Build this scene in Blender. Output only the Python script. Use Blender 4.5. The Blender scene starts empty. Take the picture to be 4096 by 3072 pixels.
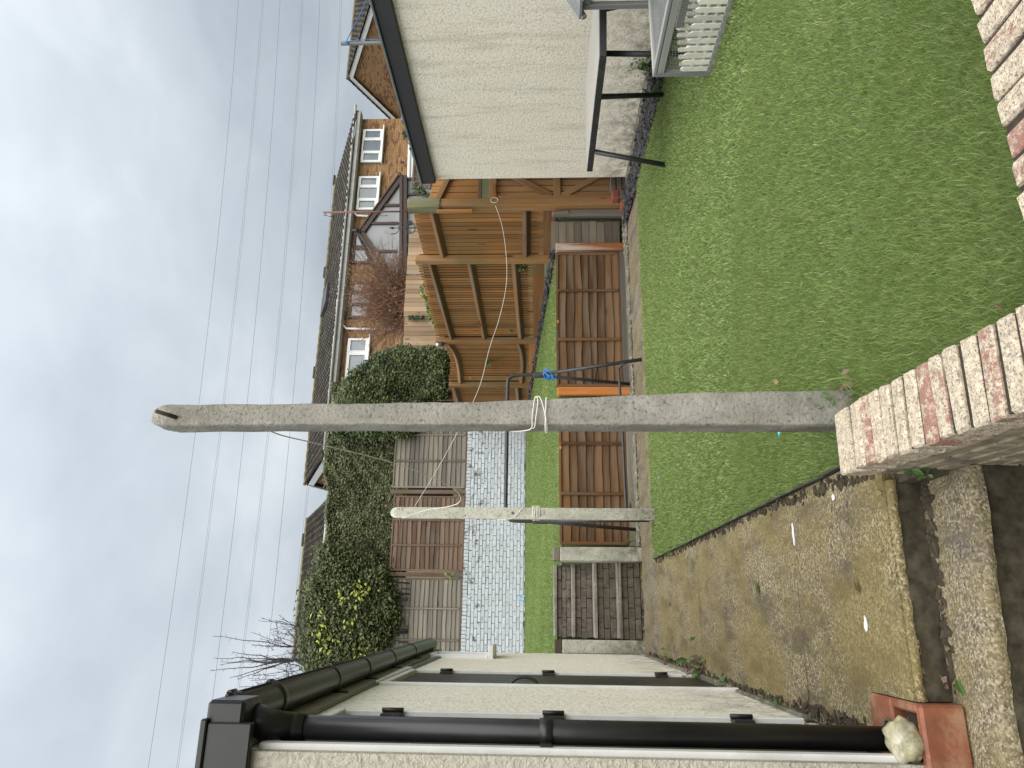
import bpy, math, random
import numpy as np
from mathutils import Vector, Matrix
random.seed(7); rng = np.random.default_rng(7)
SC = bpy.context.scene; COL = SC.collection

# ------------------------------------------------------------------ camera
F = 2850.0; PITCH = math.radians(2.35); YAW = math.radians(17.9); CH = 1.12
FW = np.array([math.sin(YAW)*math.cos(PITCH), math.cos(YAW)*math.cos(PITCH), math.sin(PITCH)])
RT = np.array([math.cos(YAW), -math.sin(YAW), 0.0]); UP = np.cross(RT, FW); CP = np.array([0, 0, CH])
cam_d = bpy.data.cameras.new('camera'); cam = bpy.data.objects.new('camera', cam_d); COL.objects.link(cam)
cam_d.sensor_fit = 'HORIZONTAL'; cam_d.sensor_width = 36.0; cam_d.lens = F/4096*36.0
cam_d.clip_start = 0.05; cam_d.clip_end = 3000
m = Matrix.Identity(4)
for i in range(3):
    m[i][0] = -UP[i]; m[i][1] = RT[i]; m[i][2] = -FW[i]; m[i][3] = CP[i]
cam.matrix_world = m; SC.camera = cam

# ------------------------------------------------------------------ world, sun, exposure
SUN = Vector((0.06, -0.56, 0.80)).normalized()
EL = math.asin(SUN.z); AZ = math.atan2(SUN.x, SUN.y)
w = bpy.data.worlds.new('World'); SC.world = w; w.use_nodes = True
nt = w.node_tree; nt.nodes.clear(); L = nt.links.new
out = nt.nodes.new('ShaderNodeOutputWorld'); bg = nt.nodes.new('ShaderNodeBackground'); L(bg.outputs[0], out.inputs[0])
bg.inputs[1].default_value = 0.05
sky = nt.nodes.new('ShaderNodeTexSky'); sky.sky_type = 'NISHITA'; sky.sun_disc = False
sky.sun_elevation = EL; sky.sun_rotation = AZ
tc = nt.nodes.new('ShaderNodeTexCoord'); sep = nt.nodes.new('ShaderNodeSeparateXYZ'); L(tc.outputs['Generated'], sep.inputs[0])
def wmath(op, a, b):
    n = nt.nodes.new('ShaderNodeMath'); n.operation = op
    for i, v in enumerate((a, b)):
        if isinstance(v, (int, float)): n.inputs[i].default_value = v
        else: L(v, n.inputs[i])
    return n.outputs[0]
zc = wmath('MAXIMUM', sep.outputs[2], 0.0); zz = wmath('ADD', zc, 0.22)
cmb = nt.nodes.new('ShaderNodeCombineXYZ'); L(wmath('DIVIDE', sep.outputs[0], zz), cmb.inputs[0]); L(wmath('DIVIDE', sep.outputs[1], zz), cmb.inputs[1])
mp = nt.nodes.new('ShaderNodeMapping'); L(cmb.outputs[0], mp.inputs[0]); mp.inputs['Location'].default_value = (3.1, 1.7, 0.4)
def wnoise(scale, detail, rough, dist):
    n = nt.nodes.new('ShaderNodeTexNoise'); L(mp.outputs[0], n.inputs['Vector'])
    n.inputs['Scale'].default_value = scale; n.inputs['Detail'].default_value = detail
    n.inputs['Roughness'].default_value = rough; n.inputs['Distortion'].default_value = dist
    return n.outputs[0]
cl = wmath('ADD', wmath('MULTIPLY', wnoise(0.95, 5, 0.5, 0.25), 0.75), wmath('MULTIPLY', wnoise(3.2, 5, 0.55, 0.3), 0.25))
rp = nt.nodes.new('ShaderNodeValToRGB'); L(cl, rp.inputs[0])
e = rp.color_ramp.elements
e[0].position = 0.36; e[0].color = (0.42, 0.475, 0.525, 1); e[1].position = 0.64; e[1].color = (0.79, 0.83, 0.865, 1)
x = e.new(0.50); x.color = (0.56, 0.615, 0.665, 1)
# overcast luminance: brighter towards the zenith
lum = wmath('MULTIPLY', wmath('ADD', wmath('MULTIPLY', zc, 0.90), 0.365), 10.0)
vm = nt.nodes.new('ShaderNodeVectorMath'); vm.operation = 'SCALE'; L(rp.outputs[0], vm.inputs[0]); L(lum, vm.inputs['Scale'])
mx = nt.nodes.new('ShaderNodeMix'); mx.data_type = 'RGBA'; mx.inputs['Factor'].default_value = 0.93
L(sky.outputs[0], mx.inputs['A']); L(vm.outputs[0], mx.inputs['B']); L(mx.outputs['Result'], bg.inputs[0])
sd = bpy.data.lights.new('sun', 'SUN'); sd.energy = 1.5; sd.angle = math.radians(95); sd.color = (1, 0.955, 0.88)
so = bpy.data.objects.new('sun', sd); COL.objects.link(so); so.rotation_euler = SUN.to_track_quat('Z', 'Y').to_euler(); so.location = (0, 0, 30)
vs = SC.view_settings; vs.view_transform = 'Standard'; vs.look = 'None'; vs.gamma = 1; vs.use_curve_mapping = False; vs.exposure = 1.70

# ------------------------------------------------------------------ photo measurements -> metres
S = 4096/2212.0
def ray(px, py):
    return FW + RT*((3072-py)-1536)/F - UP*(px-2048)/F
def onZ(px, py, z): d = ray(px, py); return CP + d*((z-CH)/d[2])
def onX(px, py, X): d = ray(px, py); return CP + d*(X/d[0])
def onY(px, py, Y): d = ray(px, py); return CP + d*(Y/d[1])
def onP(px, py, p, n):
    d = ray(px, py); return CP + d*(np.dot(np.array(p)-CP, n)/np.dot(d, n))

# ------------------------------------------------------------------ mesh building
WL = {}
V3 = lambda *a: np.array(a, float)
_BT = None
def _boxtopo():
    global _BT
    if _BT: return _BT
    idx = {}; keys = []
    for sx in (-1, 1):
        for sy in (-1, 1):
            for sz in (-1, 1):
                for a in range(3): idx[(sx, sy, sz, a)] = len(keys); keys.append((sx, sy, sz, a))
    fs = []
    for a in range(3):
        b, c = (a+1) % 3, (a+2) % 3
        for s in (-1, 1):
            q = []
            for (t, u) in ((-1, -1), (1, -1), (1, 1), (-1, 1)):
                k = [0, 0, 0]; k[a] = s; k[b] = t; k[c] = u; q.append(idx[(*k, a)])
            fs.append(q)
        for t in (-1, 1):
            for u in (-1, 1):
                k0 = [0]*3; k1 = [0]*3; k0[a] = -1; k1[a] = 1
                for k in (k0, k1): k[b] = t; k[c] = u
                fs.append([idx[(*k0, b)], idx[(*k1, b)], idx[(*k1, c)], idx[(*k0, c)]])
    for sx in (-1, 1):
        for sy in (-1, 1):
            for sz in (-1, 1): fs.append([idx[(sx, sy, sz, a)] for a in range(3)])
    P = np.array([[k[j]*(1 if j == k[3] else 0.8) for j in range(3)] for k in keys])
    out = []
    for f in fs:
        n = np.cross(P[f[1]]-P[f[0]], P[f[2]]-P[f[0]])
        out.append(f if np.dot(n, P[f].mean(0)) > 0 else f[::-1])
    _BT = (keys, out); return _BT

class MB:
    def __init__(s): s.v = []; s.f = []; s.r = []; s.g = []; s.sm = []
    def add(s, verts, faces, rnd=None, gc=None, smooth=False):
        o = len(s.v); r = random.random() if rnd is None else rnd
        s.v += [tuple(map(float, p)) for p in verts]; s.f += [[i+o for i in f] for f in faces]
        s.r += [r]*len(verts); s.sm += [smooth]*len(faces)
        if gc is None:
            off = V3(random.uniform(0, 30), random.uniform(0, 30), random.uniform(0, 30)); gc = [V3(*p)+off for p in verts]
        s.g += [tuple(map(float, p)) for p in gc]
        return s
    def box(s, c, size, ax=None, bevel=0.0, rnd=None, warp=0.0, taper=None):
        """c centre; size along local axes; ax = 3 unit vectors (columns)"""
        c = V3(*c); h = V3(*size)/2
        A = np.eye(3) if ax is None else np.array(ax).T
        b = min(bevel, h.min()*0.8) if bevel else 0
        if b:
            keys, fs = _boxtopo()
            loc = np.array([[k[j]*(h[j] if j == k[3] else h[j]-b) for j in range(3)] for k in keys])
        else:
            loc = np.array([[x*h[0], y*h[1], z*h[2]] for x in (-1, 1) for y in (-1, 1) for z in (-1, 1)])
            fs = [[0, 1, 3, 2], [4, 6, 7, 5], [0, 4, 5, 1], [2, 3, 7, 6], [0, 2, 6, 4], [1, 5, 7, 3]]
        if warp: loc = loc + rng.normal(0, warp, loc.shape)
        if taper: 
            t = (loc[:, 0]/max(h[0], 1e-6)+1)/2; loc[:, 1] *= 1+(taper-1)*t; loc[:, 2] *= 1+(taper-1)*t
        off = rng.uniform(0, 40, 3)
        order = np.argsort(-h); gl = loc[:, order]+off      # grain runs along the longest side
        return s.add(loc@A.T+c, fs, rnd, gl)
    def beam(s, p0, p1, w, t, n=(0, 0, 1), bevel=0.004, rnd=None, warp=0):
        p0 = V3(*p0); p1 = V3(*p1); d = p1-p0; l = np.linalg.norm(d); x = d/l
        n = V3(*n); z = n-x*np.dot(n, x); z /= np.linalg.norm(z); y = np.cross(z, x)
        return s.box((p0+p1)/2, (l, w, t), (x, y, z), bevel, rnd, warp)
    def tube(s, pts, r, n=8, rnd=None, cap=True, smooth=True):
        pts = [V3(*p) for p in pts]; k = len(pts); rr = r if hasattr(r, '__len__') else [r]*k
        vs = []; u = None
        for i, p in enumerate(pts):
            t = pts[min(i+1, k-1)]-pts[max(i-1, 0)]; t = t/(np.linalg.norm(t)+1e-9)
            if u is None:
                a = V3(0, 0, 1) if abs(t[2]) < 0.9 else V3(1, 0, 0); u = np.cross(t, a)
            u = u-t*np.dot(u, t); u /= np.linalg.norm(u)+1e-9; v = np.cross(t, u)
            for j in range(n):
                a = 2*math.pi*j/n; vs.append(p+(u*math.cos(a)+v*math.sin(a))*rr[i])
        fs = [[i*n+j, i*n+(j+1) % n, (i+1)*n+(j+1) % n, (i+1)*n+j] for i in range(k-1) for j in range(n)]
        s.add(vs, fs, rnd, None, smooth)
        if cap: s.f += [[len(s.v)-len(vs)+j for j in range(n)][::-1], [len(s.v)-n+j for j in range(n)]]; s.sm += [False, False]
        return s
    def prism(s, poly, d, rnd=None):
        """poly: 3D outline; d: extrusion vector"""
        n = len(poly); p = [V3(*q) for q in poly]; d = V3(*d)
        nn = sum(np.cross(p[i]-p[0], p[(i+1) % n]-p[0]) for i in range(n))
        if np.dot(nn, d) > 0: p = p[::-1]
        vs = p+[q+d for q in p]
        fs = [list(range(n)), list(range(2*n-1, n-1, -1))]+[[i, i+n, (i+1) % n+n, (i+1) % n] for i in range(n)]
        fs = [f[::1] for f in fs]
        return s.add(vs, fs, rnd)
    def quad(s, a, b, c, d, rnd=None): return s.add([a, b, c, d], [[0, 1, 2, 3]], rnd)
    def grid(s, P, rnd=None, smooth=True, gc=None):
        """P: (n,m,3) array"""
        n, mm = P.shape[:2]
        fs = [[i*mm+j, i*mm+j+1, (i+1)*mm+j+1, (i+1)*mm+j] for i in range(n-1) for j in range(mm-1)]
        return s.add(P.reshape(-1, 3), fs, rnd, gc, smooth)
    def mesh(s, name, org):
        me = bpy.data.meshes.new(name)
        me.from_pydata([(a-org[0], b-org[1], c-org[2]) for a, b, c in s.v], [], s.f)
        me.polygons.foreach_set('use_smooth', s.sm)
        me.attributes.new('rnd', 'FLOAT', 'POINT').data.foreach_set('value', s.r)
        me.attributes.new('gc', 'FLOAT_VECTOR', 'POINT').data.foreach_set('vector', np.array(s.g, np.float32).ravel())
        me.update(); return me
    def obj(s, name, mat, parent=None, **kw):
        a = np.array(s.v); lo = a.min(0); hi = a.max(0); org = V3((lo[0]+hi[0])/2, (lo[1]+hi[1])/2, lo[2])
        return link(name, s.mesh(name, org), mat, parent, org, **kw)
def link(name, me, mat, parent=None, org=(0, 0, 0), label=None, cat=None, group=None, kind=None):
    o = bpy.data.objects.new(name, me); COL.objects.link(o); org = V3(*org)
    if me is not None and mat is not None and len(me.materials) == 0: me.materials.append(mat)
    WL[o] = org
    if parent is not None: o.parent = parent; o.location = Vector(org-WL[parent])
    else: o.location = Vector(org)
    for k, v in (('label', label), ('category', cat), ('group', group), ('kind', kind)):
        if v: o[k] = v
    return o
def thing(name, loc, label=None, cat=None, group=None, kind=None): return link(name, None, None, None, loc, label, cat, group, kind)
def npmesh(name, V, T, mat, parent=None, rnd=None, smooth=False, gc=None, **kw):
    V = np.asarray(V, np.float32); T = np.asarray(T, np.int32)
    lo = V.min(0); hi = V.max(0); org = np.array([(lo[0]+hi[0])/2, (lo[1]+hi[1])/2, lo[2]], np.float64)
    me = bpy.data.meshes.new(name); me.vertices.add(len(V)); me.vertices.foreach_set('co', (V-org.astype(np.float32)).ravel())
    k = T.shape[1]; me.loops.add(T.size); me.loops.foreach_set('vertex_index', T.ravel())
    me.polygons.add(len(T)); me.polygons.foreach_set('loop_start', np.arange(0, T.size, k, dtype=np.int32))
    me.polygons.foreach_set('use_smooth', np.full(len(T), smooth))
    if rnd is not None: me.attributes.new('rnd', 'FLOAT', 'POINT').data.foreach_set('value', np.asarray(rnd, np.float32))
    if gc is not None: me.attributes.new('gc', 'FLOAT_VECTOR', 'POINT').data.foreach_set('vector', np.asarray(gc, np.float32).ravel())
    me.update(calc_edges=True)
    return link(name, me, mat, parent, org, **kw)

# ------------------------------------------------------------------ materials
class G:
    def __init__(s, name, rough=0.8, metal=0.0, spec=0.4):
        s.m = bpy.data.materials.new(name); s.m.use_nodes = True; s.nt = s.m.node_tree; s.b = s.nt.nodes['Principled BSDF']
        s.b.inputs['Roughness'].default_value = rough; s.b.inputs['Metallic'].default_value = metal
        s.b.inputs['Specular IOR Level'].default_value = spec
        s.pos = s.nt.nodes.new('ShaderNodeNewGeometry').outputs['Position']
    def lk(s, v, inp):
        if isinstance(v, (int, float)): inp.default_value = v
        elif isinstance(v, tuple): inp.default_value = (*v, 1) if len(v) == 3 and len(inp.default_value) == 4 else v
        else: s.nt.links.new(v, inp)
    def attr(s, name, vec=False):
        n = s.nt.nodes.new('ShaderNodeAttribute'); n.attribute_name = name; return n.outputs['Vector' if vec else 'Fac']
    def map(s, vec, scale=(1, 1, 1), loc=(0, 0, 0)):
        n = s.nt.nodes.new('ShaderNodeMapping'); s.lk(vec, n.inputs[0]); n.inputs['Scale'].default_value = scale; n.inputs['Location'].default_value = loc; return n.outputs[0]
    def noise(s, vec, scale, detail=4, rough=0.55, dist=0.0):
        n = s.nt.nodes.new('ShaderNodeTexNoise'); s.lk(vec, n.inputs['Vector'])
        for k, v in (('Scale', scale), ('Detail', detail), ('Roughness', rough), ('Distortion', dist)): n.inputs[k].default_value = v
        return n.outputs[0]
    def vor(s, vec, scale, out='Distance', feature='F1', rand=1.0):
        n = s.nt.nodes.new('ShaderNodeTexVoronoi'); n.feature = feature; s.lk(vec, n.inputs['Vector']); n.inputs['Scale'].default_value = scale
        n.inputs['Randomness'].default_value = rand; return n.outputs[out]
    def ramp(s, fac, stops, interp='LINEAR'):
        n = s.nt.nodes.new('ShaderNodeValToRGB'); s.lk(fac, n.inputs[0]); cr = n.color_ramp; cr.interpolation = interp
        for i, (p, c) in enumerate(stops):
            el = cr.elements[i] if i < 2 else cr.elements.new(p)
            el.position = p; el.color = (*c, 1) if isinstance(c, tuple) else (c, c, c, 1)
        return n.outputs[0]
    def mix(s, fac, a, b, mode='MIX'):
        n = s.nt.nodes.new('ShaderNodeMix'); n.data_type = 'RGBA'; n.blend_type = mode
        s.lk(fac, n.inputs['Factor']); s.lk(a, n.inputs['A']); s.lk(b, n.inputs['B']); return n.outputs['Result']
    def math(s, op, a, b=0.0):
        n = s.nt.nodes.new('ShaderNodeMath'); n.operation = op; s.lk(a, n.inputs[0]); s.lk(b, n.inputs[1]); return n.outputs[0]
    def sepz(s, vec, i=2):
        n = s.nt.nodes.new('ShaderNodeSeparateXYZ'); s.lk(vec, n.inputs[0]); return n.outputs[i]
    def bump(s, h, strength, dist=0.01, normal=None):
        n = s.nt.nodes.new('ShaderNodeBump'); s.lk(h, n.inputs['Height']); n.inputs['Strength'].default_value = strength; n.inputs['Distance'].default_value = dist
        if normal is not None: s.lk(normal, n.inputs['Normal'])
        s.nt.links.new(n.outputs[0], s.b.inputs['Normal']); return n.outputs[0]
    def col(s, c): s.lk(c, s.b.inputs['Base Color']); return s
    def rough(s, r): s.lk(r, s.b.inputs['Roughness']); return s

def wood(name, dark, light, grey=None, gamt=0.0, rough=0.75, streak=26, bump=0.35, green=0.0):
    g = G(name, rough, spec=0.25); gc = g.attr('gc', True); r = g.attr('rnd')
    v = g.map(gc, (1.2, streak, streak)); n1 = g.noise(v, 1.0, 6, 0.6, 0.4); n2 = g.noise(g.map(gc, (0.7, 5, 5)), 2.0, 4)
    c = g.ramp(g.math('ADD', g.math('MULTIPLY', n1, 0.65), g.math('MULTIPLY', r, 0.35)), [(0.28, dark), (0.72, light)])
    c = g.mix(g.math('MULTIPLY', g.math('SUBTRACT', r, 0.5), 0.5), c, (0.5, 0.5, 0.5), 'OVERLAY')
    c = g.mix(1.0, c, g.ramp(r, [(0.0, (0.84, 0.85, 0.86)), (0.5, (1.0, 1.0, 1.0)), (1.0, (1.12, 1.09, 1.02))]), 'MULTIPLY')
    if grey: c = g.mix(g.math('MULTIPLY', g.ramp(n2, [(0.42, 0.0), (0.66, 1.0)]), gamt), c, grey)
    if green: c = g.mix(g.math('MULTIPLY', g.ramp(g.noise(g.pos, 1.3, 5), [(0.5, 0.0), (0.7, 1.0)]), green), c, (0.09, 0.10, 0.035))
    kn = g.vor(g.map(gc, (1.3, 5.5, 5.5)), 1.0)                      # knots
    c = g.mix(g.ramp(kn, [(0.06, 1.0), (0.13, 0.0)]), c, tuple(x*0.45 for x in dark))
    g.col(c); g.bump(n1, bump, 0.006); return g.m

def flat(name, c, rough=0.5, metal=0.0, var=0.12, scale=9.0, bump=0.0, spec=0.4, dirt=None, damt=0.0):
    g = G(name, rough, metal, spec); n = g.noise(g.pos, scale, 6, 0.6)
    a = tuple(x*(1-var) for x in c); b = tuple(min(1, x*(1+var)) for x in c)
    k = g.ramp(n, [(0.3, a), (0.7, b)])
    if dirt: k = g.mix(g.math('MULTIPLY', g.ramp(g.noise(g.pos, scale*0.45, 7, 0.7), [(0.5, 0.0), (0.72, 1.0)]), damt), k, dirt)
    g.col(k)
    if bump: g.bump(n, bump, 0.005)
    return g.m

def render_mat(name, base, sc=46, dirt=0.5, low=0.35):
    """lumpy painted wall render"""
    g = G(name, 0.9, spec=0.2); n = g.noise(g.pos, sc, 3, 0.6, 0.6); big = g.noise(g.pos, 1.1, 6, 0.65)
    c = g.ramp(n, [(0.30, tuple(x*0.70 for x in base)), (0.50, base), (0.75, tuple(min(0.9, x*1.08) for x in base))])
    st = g.noise(g.map(g.pos, (7, 7, 0.8)), 1.0, 6, 0.7)
    c = g.mix(g.math('MULTIPLY', g.ramp(st, [(0.52, 0.0), (0.78, 1.0)]), dirt), c, (0.30, 0.28, 0.22))
    c = g.mix(g.math('MULTIPLY', g.ramp(big, [(0.42, 0.0), (0.7, 1.0)]), 0.28), c, tuple(x*y for x, y in zip(base, (0.86, 0.80, 0.66))))
    z = g.sepz(g.pos); lowm = g.math('MULTIPLY', g.ramp(z, [(0.0, 1.0), (0.55, 0.0)]), g.ramp(g.noise(g.pos, 9, 6, 0.7), [(0.40, 0.0), (0.62, 1.0)]))
    c = g.mix(g.math('MULTIPLY', lowm, low), c, (0.12, 0.11, 0.075))                        # splash dirt
    sp = g.noise(g.pos, 6.5, 8, 0.75); c = g.mix(g.ramp(sp, [(0.69, 0.0), (0.74, 0.75)]), c, (0.07, 0.07, 0.06))
    g.col(c); g.bump(n, 0.85, 0.011); return g.m

def agg_mat(name, tint, moss=0.0, dark=1.0):
    """exposed-aggregate concrete"""
    g = G(name, 0.86, spec=0.3); v = g.vor(g.pos, 150, 'Color'); s = g.sepz(v, 0); d = g.vor(g.pos, 150)
    c = g.ramp(s, [(0.0, tuple(x*0.30*dark for x in tint)), (0.5, tuple(x*0.9*dark for x in tint)), (0.84, tuple(x*1.5*dark for x in tint)), (0.98, (0.42*dark, 0.37*dark, 0.27*dark))])
    n = g.noise(g.pos, 2.1, 7, 0.65, 0.3); n2 = g.noise(g.map(g.pos, (3.5, 1.2, 3.5)), 1.7, 7, 0.7)
    c = g.mix(g.ramp(n2, [(0.47, 0.0), (0.62, 0.85)]), c, tuple(x*0.36 for x in (tint[0], tint[1], tint[2]*1.2)))
    c = g.mix(g.ramp(n, [(0.42, 0.55), (0.6, 0.0)]), c, (tint[0]*0.85, tint[1]*0.80, tint[2]*0.36))       # yellow algae film
    if moss: c = g.mix(g.math('MULTIPLY', g.ramp(g.noise(g.pos, 7, 8, 0.75), [(0.32, 1.0), (0.68, 0.0)]), moss), c, (0.022, 0.024, 0.012))
    g.col(c); h = g.math('ADD', g.math('MULTIPLY', d, -0.7), g.math('MULTIPLY', g.noise(g.pos, 14, 6, 0.7), 1.2))
    g.bump(h, 0.7, 0.005); return g.m

def leaf_mat(name, stops, rough=0.45, trans=0.25):
    g = G(name, rough, spec=0.35); c = g.ramp(g.attr('rnd'), stops); g.col(c)
    t = g.nt.nodes.new('ShaderNodeBsdfTranslucent'); g.nt.links.new(c, t.inputs[0])
    mxs = g.nt.nodes.new('ShaderNodeMixShader'); mxs.inputs[0].default_value = trans
    g.nt.links.new(g.b.outputs[0], mxs.inputs[1]); g.nt.links.new(t.outputs[0], mxs.inputs[2])
    g.nt.links.new(mxs.outputs[0], g.nt.nodes['Material Output'].inputs[0]); return g.m

M = {}
M['white_render'] = render_mat('cream_render', (0.89, 0.84, 0.73), 46, 0.20, 0.75)
M['shed_render'] = render_mat('shed_render', (0.90, 0.825, 0.70), 40, 0.60, 0.85)
M['end_render'] = render_mat('stained_shaded_render', (0.46, 0.43, 0.37), 60, 0.6, 0.9)  # stained render, darkened further to carry the house's shade in its colour
M['path'] = agg_mat('aggregate_path', (0.212, 0.174, 0.104))
M['path2'] = agg_mat('aggregate_strip', (0.20, 0.17, 0.13))
M['patio'] = agg_mat('mossy_patio', (0.16, 0.135, 0.10), 0.95, 0.7)
M['riser'] = flat('mossy_shaded_riser', (0.058, 0.050, 0.034), 0.95, 0, 0.55, 22, 0.5, 0.2, (0.022, 0.024, 0.012), 0.8)  # moss, plus the shade on the steps painted in as a darker tone
M['slat'] = wood('orange_slats', (0.195, 0.084, 0.027), (0.36, 0.168, 0.056), (0.22, 0.155, 0.075), 0.5, green=0.4)
M['slat_dark'] = wood('stained_rail', (0.11, 0.062, 0.028), (0.24, 0.125, 0.05), (0.15, 0.13, 0.10), 0.75)
M['post'] = wood('fence_post_wood', (0.17, 0.083, 0.03), (0.33, 0.17, 0.065), (0.20, 0.17, 0.11), 0.6, green=0.35)
M['brown'] = wood('brown_lap', (0.070, 0.035, 0.014), (0.150, 0.076, 0.030), (0.17, 0.125, 0.085), 0.5)
M['orange'] = wood('orange_paint_wood', (0.30, 0.105, 0.022), (0.48, 0.18, 0.04), (0.42, 0.33, 0.26), 0.30)
M['wornpost'] = wood('worn_brown_paint', (0.18, 0.07, 0.025), (0.33, 0.13, 0.05), (0.50, 0.42, 0.36), 0.75)
M['greywood'] = wood('grey_weathered', (0.105, 0.092, 0.080), (0.235, 0.21, 0.185), (0.12, 0.12, 0.07), 0.4)
M['binwood'] = wood('bin_boards', (0.105, 0.088, 0.068), (0.21, 0.18, 0.145), (0.13, 0.10, 0.075), 0.5)
M['redpanel'] = wood('red_brown_lap', (0.088, 0.052, 0.034), (0.17, 0.108, 0.073), (0.16, 0.14, 0.12), 0.55)
M['palefence'] = wood('pale_closeboard', (0.26, 0.165, 0.095), (0.48, 0.33, 0.21), (0.28, 0.25, 0.21), 0.6, green=0.15)
M['gatewood'] = wood('gate_wood', (0.24, 0.12, 0.048), (0.42, 0.235, 0.10), (0.30, 0.23, 0.15), 0.5)
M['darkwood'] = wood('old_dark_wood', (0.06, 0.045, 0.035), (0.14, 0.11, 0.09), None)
M['gap_shade'] = wood('painted_gap_shade', (0.02, 0.014, 0.008), (0.05, 0.035, 0.02), None)  # near-black tone stands in for the shade between the slats
M['mosswood'] = wood('mossy_grey_wood', (0.15, 0.14, 0.075), (0.30, 0.27, 0.17), (0.10, 0.12, 0.045), 0.7)
M['pole'] = wood('grey_pole', (0.13, 0.13, 0.12), (0.27, 0.27, 0.25), None)
M['hutch'] = wood('grey_stained_pine', (0.20, 0.205, 0.20), (0.36, 0.365, 0.355), None, streak=30)
M['picket'] = wood('white_picket', (0.56, 0.55, 0.50), (0.80, 0.79, 0.74), (0.52, 0.48, 0.36), 0.4, streak=30, bump=0.15)
M['black'] = flat('black_gutter_plastic', (0.012, 0.012, 0.013), 0.36, 0, 0.2, 5, 0.0, 0.45, (0.05, 0.05, 0.045), 0.25)
M['blackpaint'] = flat('black_door_paint', (0.026, 0.024, 0.023), 0.42, 0, 0.3, 14, 0.1, 0.4, (0.085, 0.06, 0.05), 0.35)
M['metal'] = flat('black_tube_steel', (0.024, 0.025, 0.027), 0.45, 0.0, 0.3, 20, 0.05, 0.5, (0.10, 0.10, 0.10), 0.3)
M['fascia'] = flat('grey_black_fascia', (0.042, 0.040, 0.042), 0.6, 0, 0.1, 3, 0.0, 0.3)
M['whitepaint'] = flat('white_gloss_paint', (0.74, 0.74, 0.72), 0.5, 0, 0.05, 8, 0.1, 0.4, (0.30, 0.28, 0.24), 0.35)
M['upvc'] = flat('white_upvc', (0.78, 0.79, 0.80), 0.35, 0, 0.03, 6)
M['beige'] = flat('old_fascia_board', (0.22, 0.205, 0.165), 0.7, 0, 0.2, 12, 0.15, 0.3, (0.10, 0.09, 0.07), 0.5)
M['tabletop'] = flat('grey_laminate', (0.36, 0.345, 0.32), 0.45, 0, 0.05, 3, 0.0, 0.4, (0.25, 0.24, 0.21), 0.3)
M['terracotta'] = flat('terracotta', (0.20, 0.070, 0.036), 0.55, 0, 0.2, 18, 0.15, 0.4, (0.42, 0.31, 0.20), 0.55)
M['rope'] = flat('white_cord', (0.66, 0.64, 0.57), 0.7)
M['bluerope'] = flat('blue_rope', (0.04, 0.19, 0.52), 0.6)
M['rust'] = flat('rusty_rod', (0.20, 0.10, 0.085), 0.7, 0.2, 0.3, 30)
M['cable'] = flat('power_cable', (0.10, 0.105, 0.11), 0.6)
M['brownpvc'] = flat('brown_frame', (0.060, 0.036, 0.032), 0.4, 0, 0.15, 6)
M['lead'] = flat('grey_lead', (0.13, 0.15, 0.16), 0.6)
M['bark'] = flat('dark_bark', (0.065, 0.055, 0.06), 0.85, 0, 0.3, 30, 0.3)
M['redtwig'] = flat('red_brown_twig', (0.20, 0.105, 0.07), 0.8, 0, 0.3, 20)
M['soil'] = flat('soil', (0.05, 0.040, 0.026), 0.95, 0, 0.4, 15, 0.6)
M['slate'] = flat('slate_chip', (0.042, 0.039, 0.042), 0.55, 0, 0.5, 30, 0.2)
M['gravel'] = flat('grit', (0.30, 0.27, 0.22), 0.9, 0, 0.5, 90, 0.3)
M['wire'] = flat('galvanised_wire', (0.40, 0.41, 0.41), 0.45, 0.6)
M['cyan'] = flat('light_blue_plastic', (0.10, 0.52, 0.72), 0.4)
M['paleblue'] = flat('pale_blue_cloth', (0.30, 0.46, 0.58), 0.8)
M['airbrick'] = flat('red_clay', (0.26, 0.085, 0.055), 0.8, 0, 0.25, 30, 0.2)
M['paver'] = flat('grey_paving_block', (0.135, 0.11, 0.085), 0.9, 0, 0.3, 25, 0.4, 0.2, (0.07, 0.07, 0.04), 0.5)

def glassm(name, c, rough=0.06):
    g = G(name, rough, 0.0, 0.8); n = g.noise(g.map(g.pos, (0.6, 0.6, 0.9)), 1.0, 3); g.col(g.ramp(n, [(0.3, tuple(x*0.7 for x in c)), (0.7, tuple(x*1.25 for x in c))])); return g.m
M['oldupvc'] = flat('dull_white_plastic', (0.46, 0.46, 0.445), 0.5, 0, 0.08, 6, 0, 0.4, (0.25, 0.24, 0.22), 0.5)
M['glass'] = glassm('window_glass_net', (0.17, 0.20, 0.225)); M['polycarb'] = glassm('grey_glazing', (0.24, 0.255, 0.265), 0.22); M['glass2'] = glassm('pale_pane', (0.24, 0.275, 0.30))

# old cast concrete posts
def concpost(name, a, b, pits, dirt):
    g = G(name, 0.9, spec=0.2); n = g.noise(g.pos, 9, 7, 0.65); d = g.noise(g.pos, pits, 5, 0.6, 0.5)
    c = g.ramp(n, [(0.3, a), (0.7, b)]); c = g.mix(g.ramp(d, [(0.30, 0.85), (0.47, 0.0)]), c, tuple(x*0.4 for x in a))
    c = g.mix(g.math('MULTIPLY', g.ramp(g.noise(g.map(g.pos, (3, 3, 1)), 1.6, 7, 0.7), [(0.45, 0.0), (0.7, 1.0)]), dirt), c, (0.10, 0.085, 0.06))
    zf = g.math('MULTIPLY', g.ramp(g.sepz(g.pos), [(0.0, 1.0), (0.5, 0.0)]), g.ramp(g.noise(g.pos, 11, 7, 0.7), [(0.35, 0.0), (0.6, 0.9)])); c = g.mix(zf, c, (0.075, 0.078, 0.045))   # algae near the ground
    g.col(c); g.bump(g.math('ADD', d, g.math('MULTIPLY', n, 0.4)), 0.6, 0.009); return g.m
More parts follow.
